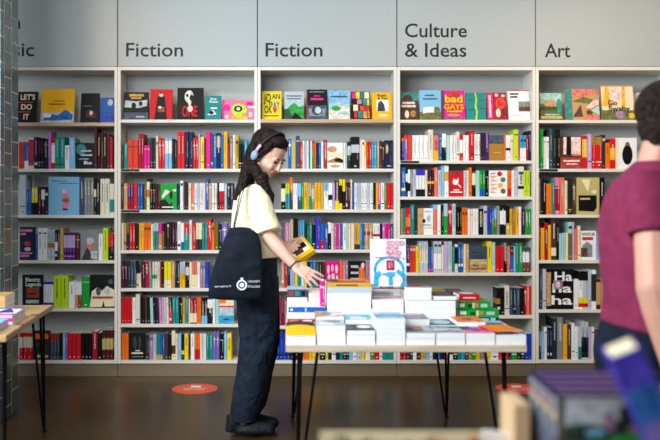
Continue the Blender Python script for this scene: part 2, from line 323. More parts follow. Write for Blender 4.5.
row(2,3,"274.4,24,green;276.3,25,white;278.6,25,white;281,27,slate;283,27,slate;285.2,26,pink;288.5,26,lilac;290.4,29.5,khaki;293.4,31,black;295.8,31,black;298.2,28,grey;299.9,29,cyan;302.1,29,cyan;304.6,26,pine;306.8,26,forest;309.2,26,teal;312.2,25,black;315.5,32,indigo;320.3,25.5,blue/red:0-.35;324.5,25.5,blue;328,27,black/white:.6-1;331.2,26,blush;333.8,26,mauve;336.4,25.8,magenta;338.5,25.8,pink;340.4,25.8,blue;342.9,25.8,white;346.3,25.8,aqua;348.4,25.8,cream;350.8,25.8,blush;354.5,25.8,mustard/brown:0-.2;357.2,25.8,amber/brown:0-.2;360.1,25.8,cyan;362,25.8,blue;364.4,25.8,tan/brick:.55-.7;368.7,25.8,tan/brick:.55-.7;373.1,25.8,white/red:.5-.6;376.4,25.8,white/red:.5-.6;380,25.5,black;382.3,25.8,orchid;384.9,25.8,magenta;387.4,25.8,magenta;390.2,25.8,slate;|394.3")
row(2,4,"275.5,25,aqua;278,25,white;281.2,25,salmon;284.4,25,brick;287.9,25,navy;290.2,25.5,sky;292.4,25.5,lilac;294.6,26,yellow;297.7,26,teal;301.4,26,white;303.7,26,yellow;307,26,navy;310,26,blue;313,26,teal;316,26,slate;318.7,26,plum;322.2,26,brown;325.5,26.5,magenta Fpinkpattern;339.3,26.5,orange;342.6,26,pink;345.3,26,mauve;348.2,26.5,black Fblackorange;365.6,26,mauve;368.2,26,pink;|371")
row(2,5,"276.3,28,blue;279.4,28,brick;281.4,28,purple;283.6,28,crimson;|286.5")
row(2,6,"276,27,royal;279.4,27,royal;283,27,royal;286.6,27,royal;290.2,26,navy;293.8,25,black;297.4,26,brick;301.5,25,orange;305,25,orange;308.9,25,amber;312.2,25,yellow;315.7,25,amber;319.9,25,black;325.3,25,yellow;328.3,25,navy/white:.3-.5;331.8,25,charcoal/white:0-.3;336,25,navy;339.6,25,teal;343,25,black;346.2,25,black;349.3,25,sky;352.9,25,white;356.9,25,silver;361.8,25,yellow;364.7,25,cream;370.6,25,green;374.2,25,red;379.6,25,white;382.5,25,teal;387.8,25,teal;|393.8")
row(3,1,"401.6,23,purple/orange:.85-1;404.2,25.5,violet/tomato:.85-1;407.8,25.5,tomato;412,25.5,white;415.8,25.5,white;419.6,25.5,white;423.6,25.5,white;428.3,31,ivory;433.5,25.5,amber/salmon:.4-1;438.8,26.5,blue;441.9,27,black/white:.5-1;446.2,25.5,aqua;450.1,25.5,white;453.2,25.5,white;456.3,29,ivory;459.9,26,red/white:.3-.8;463.3,25.5,white;466.2,25.5,white;469.1,30,red;474.5,26.5,white;477.8,26.5,white;480.4,28,plum;482.6,28,charcoal;484.9,28,purple;488.9,25.5,ochre Fochre;504.1,26.5,orange;506.1,25.5,white/black:.4-.5;510.8,26,blush;513.4,31,lime;518.5,26,magenta;520.5,25.5,white/cyan:.5-1;523.4,25.5,white/cyan:.5-1;526.4,25.5,crimson;528.6,30,navy;|532.4")
row(3,2,"400.6,29,blue;405.8,27,black/white:.55-.85;408,27,white/black:.2-.5;410.4,27,grey;413,27,silver;416.2,27,white/indigo:.78-1/black:0-.27;419.2,27,white/indigo:.78-1/black:0-.27;422.2,27,white/indigo:.78-1/black:0-.27;425.3,26.5,cream;427.6,26.5,plum/amber:.48-.58;431.5,26.5,maroon/amber:.48-.58;434.3,29,salmon;438,26.5,silver;441.3,31,sky;444.5,31,white/mustard:.5-.8;448.9,25.5,red Fbird;463.7,26,silver;466.6,26,white;469,29,orange;472.2,29,black/cream:.4-.8;475.9,26,aqua;480,26,blue/green:.3-1;482.5,26,blue/green:.3-1;485.2,26,black;489,26,white Fcircles;507.6,26,orange/red:0-.3;511.6,26,white;514.6,26,silver;518,30,ivory/black:.25-.35;524,26,lime;527,26,lime;|530")
row(3,3,"400.5,26,khaki;403,26.5,teal;405.8,27,red/orange:.3-.65;410.6,30,teal;414.6,28,charcoal;417.8,26.5,white Fdual;433.4,30,sky/salmon:0-.85;437.5,30,white;441,30,black;443.7,31,green/aqua:.6-1;447.9,29,crimson;452.2,31,silver;456.1,28,black;459,28,black;462,27,orange;464.8,27,orange;467.8,26,white;470.3,26,blush;473,26,white;475.6,26,white;478.4,26,black/brown:.4-.9;483.7,29,silver;487.4,26,royal;489.8,26,indigo;492,26,blue/green:0-.6;494.3,26,olive/sky:.6-1;496.6,29,grey;500,30,black/white:.35-.8;506.1,29,khaki/black:.4-1;509.7,26,amber;512.6,26,ochre;515.5,26,amber;518.7,28,white;521.4,26,plum;525.1,26,green;528.1,26,green;|531")
row(3,4,"406.5,26,purple/white:.25-.35;410,26,tomato;413,26,tomato;415.9,26,yellow;419,31,silver/cream:.3-.7;423.7,31,silver/cream:.3-.7;428.3,25,blue/magenta:0-.15;431,25,violet/green:.85-1;433.7,31,silver/white:.1-.6;437.7,31,silver/white:.1-.6;441.8,27,cream;444.1,31,lilac;448.1,31,silver;452.2,26,teal;455.1,28,cream/black:.3-.9;458.1,29,blue;460.8,29,blue;463.8,28,cream;466.3,28,tan;469.3,26,slate Fseaside;487.1,31,yellow;492.2,30,aqua;495.5,26,red;499.5,26,red;503.9,29,black/grey:.4-1;507,26,salmon;510.1,26,blue/brown:.65-1;513.9,26,silver;515.6,28.5,teal;518.9,28.5,green;522.6,25,slate/white:.4-.8/brick:.1-.3;526.1,25,slate/white:.4-.8/brick:.1-.3;|529.6")
row(3,5,"462,27,brown;466,27,crimson;470,27,yellow;473,27,lime;475.6,27,green;478.7,30,ivory;482.5,27,tan;485.2,27,cream;487.9,27,tan;490.6,27,white;493.2,27,black;497,27,black/ochre:.4-.6;500.8,27,black;504.7,29,ivory;509.9,27,slate;513.2,27,navy;516.5,27,slate;520,27,black;524.2,29,crimson;526.9,29,salmon;529.8,29,red;|532.6")
row(3,6,"400,25,red;403,25,red;406.2,25,brown;410,25,black;413.2,25,white/red:.3-.7;416.8,25,brown;421,25,mustard;425.8,25,sky;429.8,25,white;432.8,25,navy;436.8,25,blue;440.6,25,navy;444.6,25,crimson;449.2,25,white/black:.2-.7;453,25,black;457.8,25,teal;461.2,25,cyan;465,25,black;468.4,25,ochre;472,25,green;475.8,25,amber;480.2,25,grey;485.6,25,yellow;491,25,white;498.8,25,red;503.2,25,red;508.6,25,charcoal;511.4,25,green;517,25,charcoal;521,25,black;524.8,26,royal;528.2,26,royal;|531.6")
row(4,1,"539.8,40,green;543.9,32,ivory;546.4,32,white;549.4,40,slate;552.6,40,pine;555.8,40,black;560.2,32.5,brown Fportrait;582.2,33,red/amber:.35-.9;587.6,35,lilac;592,32,red/ochre:.75-1;595.5,32,red/ochre:.75-1;602.2,34,charcoal;605.6,26,orange;610.4,30,red/amber:.3-.7;615.9,31,white Fvase;|637")
row(4,2,"538.6,36,amber;540.4,36,navy;543.1,36,black;546.4,31,orange;551.8,35,teal;554.8,37,pink/crimson:.1-.7;560.1,37,salmon;564.8,34,cream;567.8,36,pine;572,36,brown;576.4,37,khaki Fkhakicover;599.4,37,black;604.7,36,magenta;608,37,white;611.4,37,blush;|615")
row(4,3,"539,36,red;540.8,32,amber;542.7,32,amber;544.6,37,crimson;548.3,35,amber;551.5,41,brown/cream:.1-.3;556.4,37,black;559.1,26.5,aqua;561.5,26.5,aqua;564.2,27,silver;566,27,cream;568.2,38,olive/aqua:.7-1;572.6,38,lilac;574.6,31,salmon;578.2,34,cream;581.2,29,white Fredtitle;596.5,26,sky;600,26,white;|604")
row(4,4,"539.2,40,slate;542.7,40,silver;546.4,40,black Fhahaha;573.6,30,white;579,38,white/black:.75-1/red:.05-.15/yellow:.15-.3;583.5,38,silver/black:.75-1/red:.05-.15/yellow:.15-.3;588.2,39,silver;591.6,39,white/charcoal:.2-.9;596.4,30,maroon/tan:.15-.9;601,30,tan;604.4,36,white;|609")
row(4,5,"538.6,27,brown/sky:.5-1;541.4,27,sky;544.4,32,white;547.2,32,navy;549.6,32,navy;552.4,41,charcoal;557.4,41,grey;563.3,35,amber;567.4,35,brown;571.7,36,white;575.2,33,white;578.3,32,silver/teal:0-.4;581.7,37,silver/black:.05-.6;585,37,silver/black:.05-.6;588.8,32,lilac;591.7,32,white;594.8,30,brown;598,30,slate;|602")

# covers facing out between the spines (all in cover units)
COVERS = {
 'night': ([('e',.3,.75,.28,.2,'teal'),('r',.3,.66,.85,.72,'silver'),('r',.28,.5,.9,.56,'silver'),('r',.2,.36,.7,.4,'sky'),('t','Blue',.45,.18,.12,.42,'white')], 'black face-out book with teal glow and white lettering'),
 'blueboy': ([('r',.1,.88,.6,.9,'slate'),('r',.35,.82,.95,.84,'slate'),('p',[(.42,.15),(.62,.15),(.7,.4),(.6,.62),(.52,.66),(.42,.5),(.5,.35)],'pink'),('e',.52,.62,.07,.06,'blush'),('e',.55,.38,.12,.05,'olive'),('r',.46,.12,.62,.17,'navy')], 'large pale blue face-out book with small pink figure'),
 'pinktext': ([('r',.05,.86,.8,.93,'pink'),('r',.05,.76,.4,.82,'pink'),('e',.5,.5,.22,.07,'red'),('e',.5,.33,.2,.06,'silver'),('r',.05,.18,.8,.23,'pink'),('r',.05,.1,.6,.15,'pink')], 'navy face-out book with pink title lines'),
 'greyface': ([('p',[(.05,0),(.4,.45),(.75,0)],'charcoal'),('e',.55,.52,.19,.19,'salmon'),('e',.55,.64,.2,.12,'silver'),('r',.6,.05,.95,.3,'silver')], 'grey face-out book with a small pinkish head on the cover'),
 'uniform': ([('r',.2,.3,.82,.62,'brick'),('t','Electric',.16,.8,.11,.7,'white'),('t','Legends',.16,.66,.11,.74,'white'),('r',.25,.4,.6,.45,'black'),('r',.18,.14,.8,.24,'silver')], 'black face-out book with white title over a rust panel'),
 'tribe': ([('p',[(.0,.08),(.08,.5),(.3,.62),(.5,.52),(.7,.66),(1,.55),(1,.05),(0,.02)],'cream'),('e',.35,.5,.1,.13,'slate'),('e',.72,.52,.12,.14,'silver'),('r',.1,.28,.95,.35,'brick'),('p',[(.5,.02),(.56,.22),(.62,.02)],'black'),('e',.85,.8,.1,.08,'slate')], 'black face-out book with cream figures and red lettering'),
 'darkcover': ([('r',.1,.72,.42,.9,'orange'),('r',.55,.72,.9,.9,'orange'),('r',.06,.1,.94,.6,'pine'),('e',.5,.38,.2,.14,'black'),('e',.3,.12,.18,.05,'silver'),('e',.75,.12,.15,.05,'silver')], 'maroon face-out book with orange tops and dark green picture'),
 'greencover': ([('p',[(.08,.5),(.3,.78),(.6,.7),(.35,.55),(.12,.42)],'ivory'),('e',.65,.56,.1,.16,'black'),('p',[(0,.0),(0,.36),(.3,.4),(.55,.2),(.7,.3),(.75,.0)],'black'),('r',.1,.08,.8,.12,'white'),('p',[(.7,.75),(.95,.8),(.95,.68)],'ivory')], 'bright green face-out paperback with black and white silhouettes'),
 'beach': ([('r',0,0,1,.32,'cyan'),('r',0,.32,1,.4,'aqua'),('r',0,.4,1,.66,'silver'),('r',0,.64,1,.7,'red'),('r',.0,.8,.45,1,'orange'),('e',.5,.17,.25,.04,'brown')], 'face-out paperback striped cream, red line and turquoise sea'),
 'blackcover': ([('e',.38,.65,.12,.25,'charcoal'),('e',.68,.65,.1,.25,'charcoal'),('r',.4,.32,.7,.37,'silver'),('r',.18,.22,.88,.28,'cream'),('r',.2,.1,.9,.13,'grey')], 'black face-out paperback with pale lines low on the cover'),
 'landscape': ([('r',.02,.4,.98,.6,'cream'),('p',[(0,.3),(.3,.36),(.6,.45),(1,.3),(1,.22),(0,.24)],'ochre'),('p',[(.45,.36),(.75,.42),(1,.34),(1,.24),(.5,.28)],'black'),('e',.3,.75,.3,.12,'tan'),('e',.5,.1,.3,.06,'tan')], 'white face-out paperback with a tan and black landscape strip'),
 'darkblue': ([('r',.02,.5,.4,.9,'charcoal'),('e',.3,.7,.15,.16,'khaki'),('r',.3,.08,.8,.12,'silver'),('r',.6,.1,.98,.9,'navy')], 'dark blue face-out book at the right end of its shelf'),
 'pinkpattern': ([('e',.2,.7,.1,.16,'blush'),('e',.5,.75,.08,.14,'blush'),('e',.8,.7,.1,.17,'blush'),('e',.25,.4,.1,.12,'blush'),('e',.55,.42,.12,.13,'blush'),('e',.85,.35,.08,.13,'blush')], 'hot pink face-out book with white looping pattern'),
 'blackorange': ([('r',.15,.75,.6,.84,'silver'),('r',.15,.52,.6,.6,'silver'),('r',.15,.3,.6,.37,'silver'),('p',[(.6,.2),(.62,.75),(.9,.85),(1,.4),(.85,.1)],'orange'),('e',.85,.85,.1,.1,'blush')], 'black face-out book with orange shape and white title'),
 'ochre': ([('r',0,.7,1,1,'slate'),('r',0,.67,1,.7,'brown'),('r',.3,.3,.8,.34,'tan')], 'ochre face-out paperback with slate band on top'),
 'bird': ([('r',.08,.82,.92,.95,'crimson'),('e',.45,.56,.2,.11,'white'),('p',[(.5,.6),(.66,.76),(.64,.54)],'white'),('p',[(.24,.6),(.34,.72),(.4,.6)],'white'),('p',[(.6,.45),(.82,.34),(.86,.37),(.65,.49)],'white'),('r',.1,.15,.9,.2,'white'),('r',.3,.24,.7,.28,'white')], 'bright red face-out paperback with a white bird'),
 'circles': ([('e',.58,.87,.14,.1,'red'),('e',.76,.65,.14,.1,'teal'),('e',.62,.42,.14,.1,'amber'),('e',.77,.21,.14,.1,'olive'),('r',.08,.1,.25,.95,'blush'),('r',.08,.15,.4,.18,'tan'),('r',.08,.3,.45,.33,'tan'),('r',.08,.45,.4,.48,'tan'),('r',.08,.6,.42,.63,'tan'),('r',.08,.75,.4,.78,'tan'),('r',.08,.88,.35,.91,'grey')], 'white face-out paperback with four coloured discs'),
 'dual': ([('r',0,0,.38,1,'tan'),('e',.4,.52,.1,.08,'black'),('e',.72,.62,.12,.14,'silver'),('r',.3,.35,.85,.39,'grey'),('r',.38,.24,1,.28,'aqua'),('r',.45,.85,.9,.9,'silver')], 'face-out paperback half tan and half white'),
 'seaside': ([('r',0,0,1,.3,'tan'),('r',.1,.74,.9,.79,'charcoal'),('r',.3,.64,.75,.68,'charcoal'),('r',.1,.56,.85,.6,'charcoal'),('e',.35,.32,.2,.1,'brick'),('e',.8,.36,.1,.08,'pine'),('r',.05,.12,.95,.16,'brown'),('r',0,.3,1,.5,'khaki')], 'sea-grey face-out paperback with sandy lower half'),
 'portrait': ([('r',.15,.45,.95,.98,'blush'),('p',[(.28,.42),(.3,.98),(.5,.98),(.52,.42)],'black'),('r',.02,.0,.98,.35,'brick'),('r',.15,.22,.9,.27,'blush'),('r',.3,.13,.8,.17,'blush'),('r',.55,.4,.95,.46,'salmon')], 'large brown face-out book with dark figure and pink panel'),
 'vase': ([('e',.55,.45,.25,.32,'black'),('p',[(.42,.74),(.68,.74),(.62,.86),(.48,.86)],'olive'),('r',.0,.0,.12,1,'cream')], 'white face-out book with a black vase'),
 'khakicover': ([('p',[(.08,.1),(.75,.08),(.88,.18),(.88,.52),(.08,.52)],'black'),('r',.15,.4,.6,.45,'khaki'),('p',[(.2,.95),(.5,.6),(.6,.95)],'cream'),('e',.75,.62,.12,.05,'ivory')], 'khaki face-out art book with black label panel'),
 'redtitle': ([('t','WHISTLER',.03,.84,.1,.9,'charcoal'),('r',.08,.68,.8,.79,'red'),('p',[(.05,.1),(.08,.5),(.4,.64),(.75,.5),(.75,.1)],'grey'),('r',.0,.1,.42,.42,'brown')], 'white face-out book with red title bar and grey picture'),
 'hahaha': ([('r',0,.08,.16,.92,'tan'),('t','Ha',.3,.71,.22,.66,'white'),('t','ha',.22,.42,.21,.72,'white'),('t','ha',.18,.12,.22,.78,'white'),('r',.26,.5,.6,.72,'mauve'),('e',.43,.61,.08,.07,'blush')], 'black face-out book with Ha ha ha in big white letters'),
}
ORD = ['zeroth','first','second','third','fourth','fifth','sixth','seventh','eighth','ninth','tenth']
WALLDIST = DS+.028
BOOKS = []          # every shelf book before it is built
def parse_rows():
    for (bay, lev), s in ROWS.items():
        items, end = s.rsplit('|', 1); toks = [t for t in items.split(';') if t]
        for n, t in enumerate(toks):
            a = t.split(' '); x, h, c = a[0].split(',')
            nx = float(toks[n+1].split(',')[0]) if n+1 < len(toks) else float(end)
            x = float(x); fl = a[1] if len(a) > 1 else ''
            mx = 40 if fl[:1] == 'F' else 9
            BOOKS.append(dict(bay=bay, lev=lev, x0=x, x1=min(nx, x+mx), h=float(h), base=c.split('/')[0],
                bands=[(b.split(':')[0],)+tuple(float(q) for q in b.split(':')[1].split('-')) for b in c.split('/')[1:]],
                cover=fl[1:] if fl[:1] == 'F' else None, lean=float(fl[1:]) if fl[:1] == 'L' else 0., y=LEVELS[bay][lev]))

OCC = [(232,180,282,300),(247,131,288,190),(228,298,277,425),(211,232,262,298),(603,165,660,430),(638,85,660,165),
       (287,302,527,352),(326,277,408,303),(371,241,407,300),(405,283,500,303),(0,0,18.8,440),(280,240,315,260),(296,266,316,286)]
def seen_area(b):
    n = 0
    for i in range(6):
        for j in range(8):
            x = b['x0']+(b['x1']-b['x0'])*(i+.5)/6; y = b['y']-b['h']*(j+.5)/8
            if x > 660 or any(q[0] <= x <= q[2] and q[1] <= y <= q[3] for q in OCC): continue
            if x < 54 and y > 339-.66*x and y < 348-.68*x: continue
            n += 1
    return n/48*(b['x1']-b['x0'])*b['h']

DEFCON = dict(black='ivory', charcoal='silver', navy='silver', white='charcoal', ivory='slate', silver='slate', cream='brown', red='ivory',
 crimson='blush', maroon='tan', tomato='maroon', orange='brown', amber='brown', mustard='black', yellow='black', lime='black', teal='aqua',
 green='white', pine='khaki', blue='white', royal='sky', purple='lilac', plum='blush', magenta='white', pink='white', slate='silver')
def spine_book(mb, w, h, d, b, rnd):
    """one closed book standing with its spine to the front: case in horizontal zones, page block let into the top"""
    segs = sorted(set([0., 1.]+[q for bn in b['bands'] for q in bn[1:3]]))
    c = min(.0034, w*.2); x0, x1 = -w/2, w/2
    prof = [(x0, d), (x0, c), (x0+c, 0), (x1-c, 0), (x1, c), (x1, d)]
    for a, e in zip(segs[:-1], segs[1:]):
        col = b['base']
        for bn in b['bands']:
            if bn[1] <= (a+e)/2 <= bn[2]: col = bn[0]
        vs = [(x, y, a*h) for x, y in prof]+[(x, y, e*h) for x, y in prof]
        mb.add(vs, [(i, i+1, i+7, i+6) for i in range(5)], col)
    t = min(.0025, w*.2)
    top = [(x, y, h) for x, y in prof]; inn = [(x0+t, d, h), (x0+t, c+t, h), (x1-t, c+t, h), (x1-t, d, h)]
    mb.add(top+inn, [(0,1,7,6), (1,2,3,4,8,7), (4,5,9,8)], b['base'])
    lo = [(p[0], p[1]+(-.002 if k in (0, 3) else 0), h-.004) for k, p in enumerate(inn)]
    mb.add(inn+lo, [(0,1,5,4), (1,2,6,5), (2,3,7,6)], 'paper')
    mb.add(lo, [(0,1,2,3)], 'paper')
    mb.add([(x, y, 0) for x, y in prof], [(5,4,3,2,1,0)], b['base'])
    mb.add([(x0, d, 0), (x1, d, 0), (x1, d, h), (x0, d, h)], [(3,2,1,0)], 'paper')
    # title on the spine: a broken stripe of small letter blocks
    if w > .012:
        con = DEFCON.get(b['base'], 'ivory'); kind = rnd.random()
        if kind < .55:
            z = h*(.3+.25*rnd.random()); ze = h*(.8+.12*rnd.random()); tw = (w-2*c)*(.18+.16*rnd.random())
            while z < ze:
                l = .004+.008*rnd.random()
                mb.add([(-tw/2, -.0003, z), (tw/2, -.0003, z), (tw/2, -.0003, z+l), (-tw/2, -.0003, z+l)], [(0,1,2,3)], con)
                z += l+.002+.003*rnd.random()
        if rnd.random() < .45 and w > .016:      # ruled bands or an author panel across the spine
            v = rnd.choice((.12, .82, .2, .74)); hh = rnd.choice((.004, .008, .02)); m2 = rnd.choice((con, 'charcoal', 'ivory', con))
            mb.add([(x0+c, -.0002, v*h), (x1-c, -.0002, v*h), (x1-c, -.0002, v*h+hh), (x0+c, -.0002, v*h+hh)], [(0,1,2,3)], m2)
        if rnd.random() < .4 and w > .018:       # second, finer line of print
            z = h*.3; o_ = (w-2*c)*.3
            while z < h*.75:
                l = .003+.005*rnd.random()
                mb.add([(o_-.0012, -.00025, z), (o_+.0012, -.00025, z), (o_+.0012, -.00025, z+l), (o_-.0012, -.00025, z+l)], [(0,1,2,3)], con)
                z += l+.002+.002*rnd.random()
        if kind > .5:
            z = h*(.06+.04*rnd.random()); tw = (w-2*c)*.3
            mb.add([(-tw/2, -.0003, z), (tw/2, -.0003, z), (tw/2, -.0003, z+.008), (-tw/2, -.0003, z+.008)], [(0,1,2,3)], con)

def cover_book(mb, w, h, d, base, cmds, pages=True):
    """a book standing with its front cover to the viewer"""
    mb.bbox(-w/2, w/2, 0, .0025, 0, h, base, .0008); mb.bbox(-w/2, w/2, d-.0025, d, 0, h, base, .0008)
    mb.box(-w/2, -w/2+.003, .0025, d-.0025, 0, h, base)
    if pages: mb.box(-w/2+.003, w/2-.003, .0026, d-.0026, .003, h-.003, 'paper')
    art(mb, cmds, -w/2, 0, w, h, 0)

def shelf_books():
    parse_rows()
    for b in BOOKS: b['vis'] = seen_area(b); b['bulk'] = True
    BOOKS[:] = [b for b in BOOKS if b['vis'] > 8]
    for b in sorted(BOOKS, key=lambda q: -q['vis'])[:N_SHELF]: b['bulk'] = False
    # names for what stands beside what
    rows = {}
    for b in BOOKS: rows.setdefault((b['bay'], b['lev']), []).append(b)
    used = {}
    for (bay, lev), L in rows.items():
        L.sort(key=lambda q: q['x0'])
        for b in L:
            b['cn'] = b['base']
            big = [q for q in b['bands'] if q[2]-q[1] >= .25]
            if big: b['cn'] = b['base']+' and '+big[0][0]
        last = len(LEVELS[bay])-1
        place = ('bottom' if lev == last else ORD[lev+1])+' shelf, '+BAYNAME[bay]
        i = 0
        while i < len(L):
            j = i
            while j+1 < len(L) and not L[i]['cover'] and not L[j+1]['cover'] and L[j+1]['cn'] == L[i]['cn']: j += 1
            n = j-i+1
            sh = lambda q: ('picture cover' if q['cover'] else q['base'])
            a = sh(L[i-1]) if i else 'the side'; z = sh(L[j+1]) if j+1 < len(L) else 'the side'
            nb = f'between {a} and {z}' if a != z else f'between two {a} ones' if a != 'the side' else 'alone'
            if i == 0: nb = f'left end beside {z}'
            if j == len(L)-1: nb = f'right end beside {a}'
            for k in range(i, j+1):
                b = L[k]
                if b['cover']: b['label'] = COVERS[b['cover']][1]; continue
                pos = '' if n == 1 else {0: 'left of ', n-1: 'right of '}.get(k-i, 'middle of ' if n == 3 else ORD[k-i+1]+' of ')
                num = '' if n == 1 else {2: 'two ', 3: 'three ', 4: 'four ', 5: 'five ', 6: 'six '}.get(n, 'many ')
                wd = '' if n > 1 else ('thick ' if b['x1']-b['x0'] > 3.9 else 'slim ' if b['x1']-b['x0'] < 2.3 else '')
                b['label'] = f"{pos}{num}{wd}{b['cn']} book{'s' if n > 1 else ''} {nb}, {place}"
                if not b['label'].endswith('bay') and len(b['label'].replace('-', ' ').split()) < 15: b['label'] += ' bay'
            i = j+1
    for b in BOOKS:                                  # a few repeats left: add the height
        used.setdefault(b['label'], []).append(b)
    for l, L in used.items():
        if len(L) > 1:
            for k, b in enumerate(L):
                b['label'] = l.replace(' book', ' book nearer the left' if k == 0 and len(L) == 2 else ' book nearer the right' if len(L) == 2 else f' book, {ORD[k+1]} of its kind from the left', 1)
    bulk = MB(); rnd = random.Random(11)
    for b in BOOKS:
        k = WALLDIST/F; w = (b['x1']-b['x0'])*k-.0011; h = b['h']*k
        x = XP((b['x0']+b['x1'])/2, WALLDIST); z = ZP(b['y'])+.0008
        yy = WALLDIST+rnd.uniform(-.004, .008)
        lean = math.atan2(b['lean']*k, h)
        lo = XP(SEAM[b['bay']])+.0238+max(0, -b['lean']*k); hi = XP(SEAM[b['bay']+1])-.0238-max(0, b['lean']*k)
        if x-w/2 < lo: a_ = x+w/2; w = max(.006, a_-lo); x = max(a_-w/2, lo+w/2)
        if x+w/2 > hi: a_ = x-w/2; w = max(.006, hi-a_); x = min(a_+w/2, hi-w/2)
        mb = bulk if b['bulk'] else MB()
        if b['bulk']:
            mb.xf = Matrix.Translation((x, yy, z)) @ Matrix.Rotation(lean, 4, 'Y')
        if b['cover']: cover_book(mb, w-.001, h, .024, b['base'], COVERS[b['cover']][0])
        else: spine_book(mb, w, h, .13 if h < .21 else .17, b, random.Random(zlib.crc32((b['base']+str(b['bands'])+str(b['h'])).encode())))
        if not b['bulk']:
            o = mb.build('book', loc=(x, yy, z), rot=(0, lean, 0))
            tag(o, b['label'], 'book', ['books on the bookcase by the pillar', 'books on the left Fiction bookcase', 'books on the right Fiction bookcase', 'books on the Culture bookcase', 'books on the Art bookcase'][b['bay']])
    if bulk.v:
        tag(bulk.build('books'), 'slimmer books packed between the others along all the shelves', 'books', kind='stuff')
